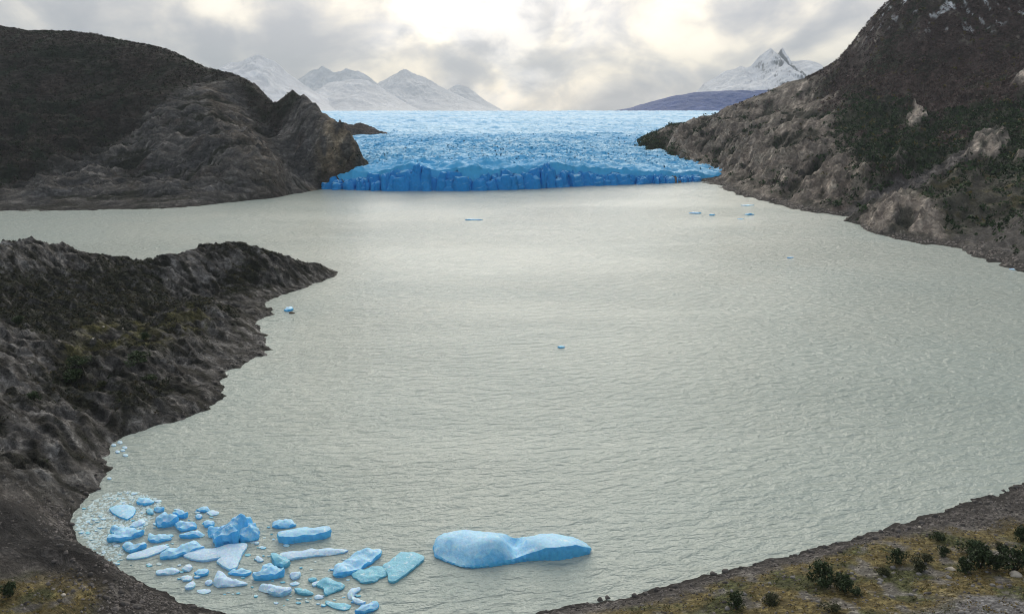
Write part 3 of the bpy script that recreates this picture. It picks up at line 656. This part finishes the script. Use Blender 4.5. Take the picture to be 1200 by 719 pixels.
# ------------------------------------------------------------------ boulders one can pick out
def boulder_mesh(seed, tint):
    g = np.random.default_rng(seed)
    import bmesh
    bm = bmesh.new(); bmesh.ops.create_icosphere(bm, subdivisions=2, radius=1)
    V = np.array([v.co for v in bm.verts]); F = np.array([[v.index for v in f.verts] for f in bm.faces]); bm.free()
    for _ in range(7):                                      # knock facets off
        n = g.standard_normal(3); n[2] = abs(n[2]); n /= np.linalg.norm(n); d = g.uniform(.55, .85); k = V @ n
        V = V - np.maximum(k - d, 0)[:, None] * n
    V *= (g.uniform(.8, 1.25), g.uniform(.7, 1.1), g.uniform(.5, .85)); V += g.standard_normal(V.shape) * .025
    return mesh('boulder', V, F, M['stone'], col=np.zeros((len(V), 3)) + np.array(tint) * g.uniform(.85, 1.15, (len(V), 1)), smooth=False, link=False)
dark_b = [boulder_mesh(400 + i, (.085, .08, .078)) for i in range(5)]
grey_b = [boulder_mesh(410 + i, (.19, .185, .18)) for i in range(4)]
pale_b = [boulder_mesh(420 + i, (.42, .39, .34)) for i in range(3)]
def boulder(me, px, py, size, label, group, land=near):
    x, y, z = land.hit(px, py)
    o = obj('boulder', me); o.location = (x, y, z + size * .12); o.scale = (size,) * 3; o.rotation_euler.z = random.uniform(0, 6.28)
    return tag(o, label, 'boulder', group)
for px, py, sz, lab in ((1115, 667, 1.0, 'cream rounded boulder beside the dark bush clump on the shore'), (1190, 674, 1.2, 'pale pointed boulder under the thickest shrubs'), (998, 682, .45, 'small white stone below the pair of round shrubs'),
                        (74, 697, .6, 'lone white stone on the grass behind the beach'), (1078, 618, .6, 'pale stone standing near the gravel water edge'), (110, 397, .9, 'bright flat slab in the green hollow of the headland'),
                        (121, 383, .6, 'whitish stone above the green hollow on the headland'), (144, 385, .5, 'small white rock on the brow over the green hollow')):
    boulder(pale_b[random.randrange(3)], px, py, sz, lab, None)
edge = [(640, 715), (658, 712), (672, 709), (688, 706), (703, 702), (712, 700), (729, 697), (744, 696), (757, 694), (770, 690), (792, 686), (810, 684), (836, 671), (850, 668), (868, 664), (885, 660), (905, 655), (932, 649), (950, 645), (966, 640), (980, 635), (1000, 632), (1008, 628), (1020, 626), (1032, 622), (1046, 619), (1052, 621), (1064, 617), (1080, 611), (1096, 603), (1110, 597), (1126, 592), (1142, 586), (1149, 588), (1160, 580), (1176, 574), (1190, 569), (1040, 625), (1026, 629)]
for i, (px, py) in enumerate(edge):
    boulder(dark_b[i % 5], px, py + 1.5, random.uniform(.45, .95), 'dark wet boulder at the water line of the grassy shore', 'boulders along the grassy shore line')
for i in range(34):
    a = random.choice(shore_px[20:29]); px, py = a[0] - random.uniform(2, 40), a[1] + random.uniform(2, 30)
    if py < 719: boulder(dark_b[i % 5], px, py, random.uniform(.4, .75), 'dark angular boulder lying on the curved shingle beach', 'boulders on the shingle beach')
for i in range(46):
    px = random.uniform(800, 1195); py = 719 - random.uniform(2, 1) - random.uniform(0, max(5, (px - 700) * .18))
    boulder(grey_b[i % 4], px, py, random.uniform(.3, .65), 'weathered grey stone lying in the yellow grass', 'grey stones in the grass')

# ------------------------------------------------------------------ shrubs
def shrub_mesh(seed, ntri=900, tone=(.034, .052, .023)):
    g = np.random.default_rng(seed); k = 9
    lob = np.stack([g.normal(0, .42, k), g.normal(0, .42, k), g.uniform(.35, 1.15, k)], 1); lr = g.uniform(.28, .5, k)
    lob[:, :2] *= (1.25 - lob[:, 2:] * .6)
    w = g.integers(0, k, ntri); d = g.standard_normal((ntri, 3)); d /= np.linalg.norm(d, axis=1, keepdims=True)
    cen = lob[w] + d * lr[w][:, None] * g.uniform(.55, 1.08, (ntri, 1)); cen[:, 2] = np.abs(cen[:, 2]) + .04
    e1 = g.standard_normal((ntri, 3)) * .07; e2 = g.standard_normal((ntri, 3)) * .07
    V = np.stack([cen - (e1 + e2) * .5, cen + e1, cen + e2], 1).reshape(-1, 3)
    cc = np.repeat(np.array(tone)[None] * g.uniform(.6, 1.6, (ntri, 1)), 3, 0)
    fol = mesh('foliage', V, np.arange(len(V)).reshape(-1, 3), M['leaf'], col=cc, smooth=False, link=False)
    SV, SF = [], []
    for j in range(5):
        t = lob[j] * (.95, .95, .9); b = len(SV)
        for (q, rr) in ((np.array((0, 0, -.15)), .05), (t * .5 + (0, 0, .05), .035), (t, .015)):
            for i in range(5): SV.append((q[0] + rr * math.cos(i * 1.257), q[1] + rr * math.sin(i * 1.257), q[2]))
        for l in range(2):
            for i in range(5): a_, b_ = b + l * 5 + i, b + l * 5 + (i + 1) % 5; SF.append((a_, b_, b_ + 5, a_ + 5))
    stm = mesh('stem', SV, SF, M['leaf'], col=np.zeros((len(SV), 3)) + (.05, .04, .03), link=False)
    return fol, stm
SH = [shrub_mesh(500 + i) for i in range(5)] + [shrub_mesh(510, 700, (.032, .038, .016)), shrub_mesh(511, 700, (.038, .042, .018))]
def shrub(v, px, py, w, h, label, group=None):
    x, y, z = near.hit(px, py)
    r_ = bpy.data.objects.new('shrub', None); C.objects.link(r_); r_.location = (x, y, z - .05); r_.rotation_euler.z = random.uniform(0, 6.28); r_.scale = (w / 1.6, w / 1.6, h / 1.45)
    for nm, me in zip(('foliage', 'stem'), SH[v]): obj(nm, me, r_)
    return tag(r_, label, 'shrub', group)
for a in ((0, 967, 684, 6.0, 5.6, 'large round dark green shrub by the curve of the gravel bank'), (1, 989, 693, 4.2, 3.6, 'smaller round shrub right beside the large one'), (2, 862, 709, 3.4, 3.2, 'lone dark bush standing nearest the low grassy point'),
          (3, 1050, 659, 3.2, 3.4, 'upright bush alone in the yellow grass'), (0, 1099, 633, 2.8, 2.2, 'single bush high on the shore beside the gravel strip'), (4, 1104, 650, 2.8, 2.2, 'low ragged bush below the single bush near the gravel'),
          (1, 1148, 665, 6.2, 5.4, 'largest bush in the thick shrub clump'), (2, 1128, 668, 3.6, 3.2, 'round bush at the edge of the thick shrub clump'), (3, 1138, 648, 4.0, 3.4, 'taller bush behind the largest of the shrub clump'), (4, 1168, 667, 3.6, 3.4, 'bush filling the gap between the two biggest shrubs'),
          (0, 1190, 668, 6.2, 5.6, 'broad dark shrub behind the pale pointed boulder'), (2, 1199, 634, 3.4, 3.8, 'bush higher up behind the broad shrub'), (5, 1076, 668, 3.0, 2.4, 'olive bush at the foot of a low green thicket'), (6, 1082, 659, 4.6, 2.0, 'low spreading green thicket in the grass'),
          (5, 905, 706, 4.0, 2.0, 'low olive cushion bush near the gravel bank'), (6, 975, 716, 3.6, 1.8, 'flat green cushion bush on the open slope'), (1, 1003, 697, 2.8, 1.6, 'squat dark bush below the pair of round shrubs'), (5, 1035, 672, 2.6, 1.5, 'small olive bush beside the upright one'),
          (6, 1170, 641, 2.2, 1.5, 'small pale green bush above the shrub clump'), (1, 12, 699, 3.2, 3.2, 'lone dark bush on the grass behind the shingle beach')):
    shrub(*a)
for a in ((0, 92, 428, 6.5, 4.2, 'big dark bush in the hollow of the headland'), (2, 90, 445, 7, 4.2, 'dark bush just below the big one in the hollow'), (3, 162, 425, 8, 4.4, 'wide dark thicket on the crest above the cove'), (4, 170, 398, 4.5, 3, 'dark bush beside the yellow patch of the headland hollow'),
          (1, 40, 470, 4.5, 3.2, 'bush in a rock cleft on the landward slope of the headland'), (0, 175, 446, 4.5, 2.6, 'bush on the brow over the dark cove cliff'), (2, 25, 378, 5, 3, 'bush below the highest knoll of the headland'), (5, 120, 452, 4, 2, 'olive bush on the stony shoulder of the headland')):
    shrub(*a)

# ------------------------------------------------------------------ icebergs and floes
def floe(px_poly, h, mat, label, name='ice_floe', group=None, edge=.75, bumps=(), tilt=(0, 0), step=None, rough=.12, seed=None, cat='ice floe'):
    """px_poly: outline seen from the camera; its far side stands at height h, its near side at the water"""
    seed = seed if seed is not None else int(abs(px_poly[0][0] * 7 + px_poly[0][1] * 13))
    es = [p[2] if len(p) > 2 else None for p in px_poly]
    py = [p[1] for p in px_poly]; lo, hi = min(py), max(py)
    pts = []
    for q in px_poly:
        k = (q[1] - lo) / max(hi - lo, 1e-6); pts.append(S(q[0], q[1], h * .8 * (1 - k) ** 1.2)[:2])
    # rounder outline
    out = []; eb = []; n = len(pts)
    for i in range(n):
        a, b = pts[i], pts[(i + 1) % n]
        L = math.hypot(b[0] - a[0], b[1] - a[1]); m = max(1, int(L / max(.35, step or 0)))
        out += [(a[0] + (b[0] - a[0]) * j / m, a[1] + (b[1] - a[1]) * j / m) for j in range(m)]
        if es[0] is not None: eb += [es[i] + (es[(i + 1) % n] - es[i]) * j / m for j in range(m)]
    out = np.array(out)
    for _ in range(1): out = .5 * out + .25 * (np.roll(out, 1, 0) + np.roll(out, -1, 0))
    cx, cy = out.mean(0); out = (out - (cx, cy)) * (1.10 if step is None and name != 'iceberg' else 1.)
    area = .5 * np.sum(out[:, 0] * np.roll(out[:, 1], -1) - np.roll(out[:, 0], -1) * out[:, 1])
    if area < 0: out = out[::-1].copy(); eb = eb[::-1]
    tang = np.roll(out, -1, 0) - np.roll(out, 1, 0); nr = np.stack([tang[:, 1], -tang[:, 0]], 1); nr /= np.linalg.norm(nr, axis=1, keepdims=True) + 1e-9
    jag = fbm(out[:, 0] / 1.6 + seed, out[:, 1] / 1.6, 3, seed % 97) * rough * 3
    out = out + nr * jag[:, None]
    size = max(np.ptp(out[:, 0]), np.ptp(out[:, 1])); st = step or max(.22, size / 34)
    gx, gy = np.meshgrid(np.arange(out[:, 0].min(), out[:, 0].max(), st), np.arange(out[:, 1].min(), out[:, 1].max(), st))
    gx = gx + rng.uniform(-.25, .25, gx.shape) * st; gy = gy + rng.uniform(-.25, .25, gy.shape) * st
    kk = in_poly(gx, gy, out) & (seg_dist(gx, gy, out) > st * .55)
    inner = np.stack([gx[kk], gy[kk]], 1)
    P2 = np.concatenate([out, inner]); nb = len(out)
    res = geometry.delaunay_2d_cdt([Vector(p) for p in P2], [(i, (i + 1) % nb) for i in range(nb)], [], 1, 1e-5)
    V2 = np.array([tuple(v) for v in res[0]]); T = [f for f in res[2] if len(f) == 3]
    orig = res[3]
    isb = np.array([any(k < nb for k in o) for o in orig])
    d = seg_dist(V2[:, 0], V2[:, 1], out)
    ew = max(.5, min(2.2, h * .9)); ew = ew * 1.3
    near_b = ((V2[:, None] - out[None]) ** 2).sum(-1).argmin(1)
    if eb: ebv = np.array(eb)
    else:
        th = np.arctan2(out[:, 1], out[:, 0]); ebv = edge * np.clip(.78 + (1.5 if edge < .85 else .35) * fbm(1.4 * np.cos(th) + seed, 1.4 * np.sin(th) + seed * .37, 3, seed % 71), .12, 1.1)
    e_ = ebv[near_b]
    wt = 1. / (((V2[:, None] - out[None]) ** 2).sum(-1) + .3) ** 2 if len(V2) < 3000 else None
    if wt is not None: e_ = (wt * ebv[None]).sum(1) / wt.sum(1)
    prof = e_ + (1 - e_) * np.sin(np.clip(d / (ew * 1.6), 0, 1) * math.pi / 2)
    half = max(size / 2, .1)
    z = h * prof * (1 + tilt[0] * V2[:, 0] / half + tilt[1] * V2[:, 1] / half)
    for bx, by, br, ba in bumps:
        w = S(bx, by, h * .6); z = z + ba * np.exp(-(((V2[:, 0] + cx - w[0]) ** 2 + (V2[:, 1] + cy - w[1]) ** 2) / br ** 2)) * np.clip(d / .8, 0, 1)
    z = z + h * rough * (2.6 * fbm(V2[:, 0] / 3.2 + seed, V2[:, 1] / 3.2, 4, seed % 89) + 1.8 * (ridged(V2[:, 0] / 4.1 + seed, V2[:, 1] / 2.3, 3, seed % 67) - .6)) * (.35 + np.clip(d, 0, 1) * .65)
    z = np.maximum(z, .06 + .04 * h)
    V = [np.column_stack([V2, z])]; F = [tuple(t) for t in T]
    # sides: follow the boundary round the top, down to below the water
    bid = {}
    for i, o in enumerate(orig):
        for k in o:
            if k < nb: bid[k] = i
    ring = [bid[i] for i in range(nb) if i in bid]; m = len(ring); base = len(V2)
    rb = V2[ring]; zt = z[ring]
    nn = nr[:nb][:m]
    for q, (fr_, off) in enumerate(((.55, .10), (.12, -.02), (None, .05))):
        jj = .12 * h * fbm(rb[:, 0] / 1.1 + q * 9, rb[:, 1] / 1.1, 3, seed % 83)
        p = rb + nn * (off * min(h, 2.) + jj)[:, None]
        V.append(np.column_stack([p, zt * fr_ if fr_ is not None else np.full(m, -.7)]))
    for q in range(3):
        a0 = (lambda i: ring[i]) if q == 0 else (lambda i, b=base + (q - 1) * m: b + i)
        b0 = lambda i, b=base + q * m: b + i
        for i in range(m):
            j = (i + 1) % m
            F += [(a0(i), b0(i), b0(j)), (a0(i), b0(j), a0(j))]
    o = mesh(name, np.concatenate(V), np.array(F), M[mat], smooth=True)
    o.data.set_sharp_from_angle(angle=R(34)); o.location = (cx, cy, 0)
    return tag(o, label, cat, group)
W_, B_, T_ = 'ice_white', 'ice_blue', 'ice_teal'
floe([(510, 650, .35), (508, 640, .5), (511, 630, .6), (520, 622, .6), (545, 620, .7), (575, 622, .7), (590, 622, .6), (603, 627, .4), (625, 626, .6), (650, 626, .7), (672, 628, .6), (688, 635, .4), (693, 641, .3), (690, 645, .6), (675, 649, 1.05), (655, 654, 1.15), (640, 654, 1.1), (628, 654, .8), (612, 656, .55), (600, 659, .4), (580, 663, .45), (556, 666, .3), (540, 664, .2), (525, 658, .2)],
     3.0, B_, 'largest blue iceberg, long and two lobed, floating alone', 'iceberg', bumps=((600, 634, 2.6, -2.7), (606, 644, 2.4, -1.5), (545, 634, 7, .7), (575, 648, 4, 1.5), (588, 640, 3, .9), (640, 632, 6, .6), (530, 655, 5, -1.)), cat='iceberg', rough=.06)
floe([(254, 641), (250, 633), (252, 626), (262, 617), (276, 609), (288, 606), (291, 611), (284, 622), (280, 630), (279, 636), (266, 638)], 4.6, B_, 'tall tilted blue ice wedge rising highest among the floes', 'iceberg', edge=.7, bumps=((284, 612, 2.5, 1.5), (256, 634, 3, -1.)), cat='iceberg', tilt=(.2, .1))
floe([(284, 612), (293, 604), (297, 610), (300, 617), (304, 624), (303, 630), (295, 634), (282, 636), (281, 628), (290, 620)], 3.6, B_, 'blue block leaning on the outer flank of the tall wedge', 'iceberg', edge=.7, cat='iceberg', tilt=(-.1, .2))
floe([(244, 623), (250, 617), (262, 614), (268, 612), (258, 621), (251, 628), (248, 630)], 2.6, B_, 'narrow low blue slab against the beachward flank of the tall wedge', cat='ice floe')
floe([(328, 628), (334, 624), (345, 620), (358, 617), (375, 616), (384, 617), (385, 622), (380, 627), (368, 631), (352, 634), (337, 637), (330, 634)], 2.5, B_, 'thick flat topped slab with a clean deep blue side', edge=.92, rough=.05, tilt=(-.05, -.05))
floe([(320, 617), (321, 612), (326, 608), (335, 606), (343, 610), (346, 615), (338, 618), (328, 619)], 1.5, B_, 'small domed blue floe behind the thick flat slab')
floe([(332, 648), (345, 645), (360, 643), (378, 641), (395, 641), (405, 643), (400, 646), (385, 649), (368, 651), (352, 654), (338, 657), (331, 653)], .9, W_, 'long low pale bar of ice in front of the thick slab', rough=.06)
floe([(318, 647), (326, 649), (334, 654), (339, 660), (337, 664), (331, 666), (324, 662), (319, 655)], 1.9, T_, 'teal curved block at the end of the long pale bar')
floe([(310, 658), (318, 659), (326, 663), (332, 670), (330, 674), (320, 677), (310, 680), (300, 679), (298, 676), (306, 670), (309, 664)], 2.4, B_, 'rounded blue hump in front of the teal curved block')
floe([(306, 683), (310, 680), (316, 681), (322, 685), (331, 689), (340, 690), (338, 694), (330, 699), (322, 698), (312, 692), (306, 689)], 1.8, W_, 'pale oblong floe with a broken tail below the rounded hump')
floe([(340, 673), (345, 669), (351, 667), (352, 673), (350, 677), (344, 679)], 1.4, W_, 'small pale cube of ice just off the rounded hump')
floe([(346, 690), (350, 687), (358, 690), (366, 694), (366, 697), (356, 697), (349, 696)], 1.1, T_, 'small teal brick of ice with a square end')
floe([(393, 672), (395, 665), (403, 658), (416, 649), (430, 641), (444, 641), (444, 648), (436, 656), (425, 664), (412, 671), (403, 675), (395, 675)], 1.7, B_, 'long diagonal blue floe with a furrow down its side', edge=.7, bumps=((420, 660, 2.5, -.8), (432, 650, 2.5, -.8)))
floe([(413, 673), (422, 668), (436, 664), (450, 662), (456, 666), (452, 673), (446, 676), (436, 682), (424, 683), (418, 677)], .7, T_, 'low rounded teal floe awash beside the diagonal floe', rough=.2)
floe([(450, 664), (460, 656), (470, 647), (484, 647), (495, 652), (494, 656), (484, 665), (474, 674), (462, 682), (457, 681), (456, 672)], .9, T_, 'broad tilted teal slab lying awash, outermost of the floes', edge=.9, rough=.06)
floe([(370, 681), (380, 676), (388, 676), (394, 681), (402, 684), (402, 687), (396, 691), (388, 694), (382, 698), (380, 690), (374, 686)], 1.1, T_, 'ragged teal floe with a hooked corner')
floe([(408, 694), (412, 689), (421, 687), (422, 690), (416, 694), (413, 702), (408, 702)], .8, W_, 'small bent pale floe above the white bar')
floe([(413, 697), (420, 700), (429, 706), (425, 709), (417, 706), (413, 702)], .9, W_, 'short white bar of ice beside the bent floe')
floe([(417, 718), (424, 712), (432, 707), (440, 703), (443, 706), (441, 712), (434, 716), (426, 719)], 1.4, B_, 'stubby blue floe touching the short white bar')
floe([(382, 703), (392, 706), (402, 706), (411, 708), (408, 713), (400, 715), (392, 712), (384, 708)], .4, T_, 'thin curved sliver of ice awash under the hooked floe')
floe([(218, 651), (226, 646), (238, 643), (252, 643), (264, 639), (278, 637), (287, 637), (286, 642), (281, 650), (278, 658), (276, 665), (268, 668), (260, 663), (254, 658), (260, 653), (252, 655), (240, 657), (228, 655)], .9, W_, 'flat pale lavender floe shaped like a ray with a notch', edge=.95, rough=.05)
floe([(190, 655), (192, 650), (200, 644), (212, 638), (224, 633), (232, 635), (237, 641), (228, 645), (218, 649), (206, 653), (196, 655)], 1.7, B_, 'tapered blue floe beside the wing of the flat lavender one')
floe([(150, 655), (152, 651), (165, 646), (178, 641), (190, 638), (197, 640), (186, 647), (172, 653), (160, 655)], .55, W_, 'thin flat pale strip of ice near the beach', edge=.95, rough=.05)
floe([(128, 634), (130, 629), (136, 626), (130, 620), (134, 615), (145, 616), (157, 619), (166, 621), (163, 626), (152, 631), (140, 635)], 1.9, B_, 'fan shaped blue floe with a bite out of one side')
floe([(145, 638), (150, 633), (155, 635), (163, 635), (171, 637), (167, 641), (160, 644), (154, 648), (148, 645)], 1.7, B_, 'lumpy two humped blue floe above the pale strip')
floe([(175, 625), (184, 624), (193, 626), (200, 630), (194, 633), (184, 636), (175, 634)], 1.4, B_, 'pointed blue floe with one flat end')
floe([(129, 596), (136, 592), (148, 591), (155, 593), (158, 598), (155, 604), (149, 609), (141, 606), (133, 601)], .7, B_, 'bright blue shield shaped floe surrounded by slush', edge=.9, rough=.06)
floe([(160, 586), (164, 582), (172, 582), (179, 585), (178, 590), (170, 592), (163, 590)], 1.3, B_, 'small blue dome at the outer edge of the slush')
floe([(172, 597), (176, 594), (180, 598), (179, 603), (174, 603)], 1., T_, 'little teal knob between the shield floe and the heap')
floe([(181, 595), (186, 591), (192, 593), (192, 598), (187, 600), (182, 599)], 1.6, B_, 'round blue knob behind the stacked heap of ice')
floe([(184, 612), (187, 607), (188, 600), (193, 596), (200, 601), (207, 606), (209, 610), (204, 614), (196, 617), (185, 619)], 3.2, B_, 'tallest deep blue block of the stacked heap', 'iceberg', edge=.65, cat='iceberg')
floe([(203, 600), (208, 596), (215, 598), (220, 603), (216, 607), (209, 606)], 1.8, B_, 'blue block at the back of the stacked heap')
floe([(206, 614), (212, 609), (218, 608), (228, 613), (230, 617), (222, 620), (213, 623), (209, 619)], 1.9, B_, 'pale topped block lying against the tallest of the heap')
floe([(211, 629), (216, 624), (224, 619), (233, 619), (238, 624), (236, 628), (226, 630), (217, 631)], 1.8, B_, 'rounded oblong floe in front of the stacked heap')
floe([(153, 617), (158, 611), (164, 607), (170, 610), (168, 614), (160, 618)], .8, W_, 'small pale leaf of ice below the shield floe')
floe([(230, 596), (235, 592), (243, 593), (246, 597), (239, 600), (233, 599)], 1.2, B_, 'largest of three small floes huddled together behind the heap')
floe([(229, 606), (229, 602), (233, 601), (236, 604), (235, 608), (231, 608)], .9, B_, 'tiny round floe touching the largest of the huddled three')
floe([(242, 601), (248, 597), (256, 599), (256, 602), (248, 604)], .4, W_, 'flat floe awash, lowest of the huddled three')
floe([(238, 614), (242, 609), (248, 608), (251, 613), (248, 617), (242, 618)], 1.4, B_, 'ball shaped floe behind the tall wedge')
floe([(252, 685), (254, 677), (257, 670), (263, 674), (270, 678), (280, 681), (288, 684), (280, 686), (268, 687), (258, 688)], 1.4, W_, 'white wedge with a long pointed tail below the lavender floe', tilt=(-.5, 0))
floe([(228, 673), (233, 667), (240, 665), (244, 669), (243, 674), (234, 675)], 1.1, B_, 'small blue cone under the notch of the lavender floe')
floe([(268, 672), (275, 667), (284, 664), (292, 667), (293, 671), (287, 675), (277, 674)], 1.1, B_, 'pale blue floe under the tip of the lavender floe')
floe([(214, 666), (217, 660), (223, 659), (225, 665), (223, 669), (217, 670)], 1., W_, 'small pale tooth of ice near the blue cone')
floe([(183, 671), (190, 666), (202, 664), (210, 668), (206, 672), (196, 673), (188, 674)], .8, W_, 'crumbled white floe closest to the shingle beach')
floe([(211, 676), (216, 673), (225, 675), (223, 680), (215, 681)], .7, W_, 'small crumbled white floe above the brightest white one')
floe([(218, 689), (220, 683), (226, 680), (229, 684), (226, 689), (221, 691)], .9, W_, 'brightest white little floe by the beach')
floe([(240, 683), (243, 678), (248, 679), (249, 684), (244, 686)], .8, W_, 'tiny round white floe at the blunt end of the white wedge')
floe([(230, 692), (238, 689), (246, 690), (247, 693), (239, 695), (232, 695)], .25, W_, 'thin flat lavender scrap of ice below the white wedge')
floe([(361, 680), (364, 675), (370, 675), (371, 680), (366, 682)], .9, T_, 'small teal lump beside the ragged hooked floe')
floe([(366, 684), (372, 680), (379, 677), (382, 680), (374, 685), (368, 687)], .6, W_, 'pale arm of ice joined to the hooked floe')
floe([(297, 637), (299, 633), (303, 634), (302, 638)], .7, W_, 'tiny white tooth beside the tall wedge')
floe([(299, 655), (301, 649), (304, 652), (309, 655), (306, 659), (302, 658)], .7, W_, 'jagged white scrap by the rounded hump')
floe([(340, 684), (346, 680), (352, 682), (350, 685), (344, 686)], .4, W_, 'pale scrap of ice under the small cube')
floe([(368, 699), (374, 696), (380, 699), (377, 702), (371, 702)], .5, W_, 'pale scrap at the end of the thin curved sliver')
# far floes
for poly, h, lab in (([(807, 249.5), (812, 248.2), (822, 249.6), (816, 250.5)], 1.2, 'long flat blue floe far out near the ice front'), ([(831, 251.8), (834, 250.6), (838, 251.6), (835, 252.6)], 1.4, 'short dark blue floe next to the long flat one'),
                     ([(868, 240.6), (876, 239.6), (884, 240.4), (876, 241.2)], .6, 'faint flat sliver of ice below the tan cliffs'), ([(872, 251.2), (877, 249.6), (884, 251.2), (877, 252)], 1.8, 'bright blue floe with a peak below the tan cliffs'),
                     ([(864, 256.4), (869, 256), (872, 256.4), (868, 257)], .5, 'tiny ice scrap below the bright peaked floe'), ([(922, 302), (926, 300.4), (931, 301), (926, 302.6)], .8, 'small white floe off the blocky rock promontory'),
                     ([(545, 257.4), (552, 256.2), (562, 257), (566, 257.6), (554, 258)], .9, 'dark blue floe alone before the middle of the ice front'), ([(653, 406.6), (657, 404.2), (662, 405.6), (661, 407.6), (656, 407.8)], .9, 'small blue floe alone in the open middle of the lake'),
                     ([(333, 364), (336, 359), (341, 358.5), (344, 362), (341, 364.5), (336, 365)], 1.4, 'blue floe drifting off the inlet of the headland'), ([(1182, 315), (1190, 313.6), (1197, 315), (1190, 316.4)], .5, 'pale flat ice by the gravel under the forested slope')):
    floe(poly, h, W_ if 'white' in lab or 'pale' in lab else B_, lab, step=.4)
for i, (px, py) in enumerate(((133, 521), (141, 518), (146, 524), (137, 529), (147, 533), (143, 527), (128, 560))):
    floe([(px - 3, py), (px - 1, py - 2), (px + 2.5, py - 1.5), (px + 3, py + 1), (px, py + 2)], .35, W_, 'small white ice scrap in the dark cove of the headland', group='ice scraps in the cove')
x, y, _ = S(342, 367); o = obj('boulder', boulder_mesh(430, (.12, .08, .05))); o.location = (x, y, .2); o.scale = (1.3, 1., 1.); tag(o, 'brown rock just breaking the water beside the drifting blue floe', 'boulder')
# loose chunks between the floes
slush = [S(*p)[:2] for p in ((88, 612), (100, 592), (125, 578), (150, 574), (178, 580), (190, 592), (180, 606), (170, 620), (172, 634), (150, 652), (160, 664), (140, 664), (112, 646), (94, 628))]
r = random.Random(77); k = 0
for q in range(400):
    px, py = r.uniform(88, 190), r.uniform(574, 664); s_ = S(px, py)
    if not in_poly(np.array([s_[0]]), np.array([s_[1]]), slush)[0]: continue
    w = r.uniform(2., 5.0); n = r.randint(5, 7)
    poly = [(px + w * r.uniform(.7, 1.2) * math.cos(a * 2 * math.pi / n), py + .45 * w * r.uniform(.7, 1.2) * math.sin(a * 2 * math.pi / n)) for a in range(n)]
    floe(poly, r.uniform(.10, .4), r.choice((W_, W_, 'brash', 'brash', T_)), 'small thin pale ice chunk in the slush by the beach', 'ice_chunk', 'ice chunks in the slush by the beach', step=.5, seed=q)
    k += 1
    if k >= 90: break
for q in range(150):
    px, py = r.uniform(165, 420), r.uniform(592, 712)
    if py > 645 + (px - 110) * .36 or py < 590 + max(0, px - 250) * .42: continue
    w = r.uniform(1.5, 3.2) if r.random() < .6 else r.uniform(3.2, 6.); n = r.randint(5, 8)
    poly = [(px + w * r.uniform(.7, 1.2) * math.cos(a * 2 * math.pi / n), py + .5 * w * r.uniform(.6, 1.25) * math.sin(a * 2 * math.pi / n)) for a in range(n)]
    floe(poly, r.uniform(.10, .5), r.choice((W_, 'brash', T_, T_, B_)), 'small broken ice bit adrift between the big floes', 'ice_chunk', 'ice bits between the floes', step=.5, seed=900 + q)
# crushed ice too small to count
n = 7000; qx = rng.uniform(-150, -90, n); qy = rng.uniform(140, 190, n)
d = seg_dist(qx, qy, slush); kk = in_poly(qx, qy, slush) & (near.at(qx, qy) < .1); P = np.stack([qx, qy, np.full(n, .0)], 1)[kk]
o = stones('brash_ice', P, rng.uniform(.12, .7, len(P)), 611, 'crushed brash ice and slush along the curve of the beach', (1, 1, 1)); o.scale.z = .35
o.data.materials[0] = M['brash']

# ------------------------------------------------------------------ air
hv, ht, hb = material('valley_haze'); ht.n.remove(hb)
pv = ht.node('ShaderNodeVolumePrincipled'); pv.inputs['Color'].default_value = c4(.78, .92, 1.); pv.inputs['Density'].default_value = 3.6e-5; pv.inputs['Anisotropy'].default_value = .0
ht.l.new(pv.outputs[0], ht.n['Material Output'].inputs['Volume'])
x0, x1, y0, y1, z0, z1 = -13000, 13000, -3500, 21000, -8, 1250
V = [(x, y, z) for z in (z0, z1) for y in (y0, y1) for x in (x0, x1)]
F = [(0, 2, 3, 1), (4, 5, 7, 6), (0, 1, 5, 4), (2, 6, 7, 3), (0, 4, 6, 2), (1, 3, 7, 5)]
tag(mesh('haze', V, F, hv, smooth=False), 'thin pale blue haze filling the valley air', kind='stuff')
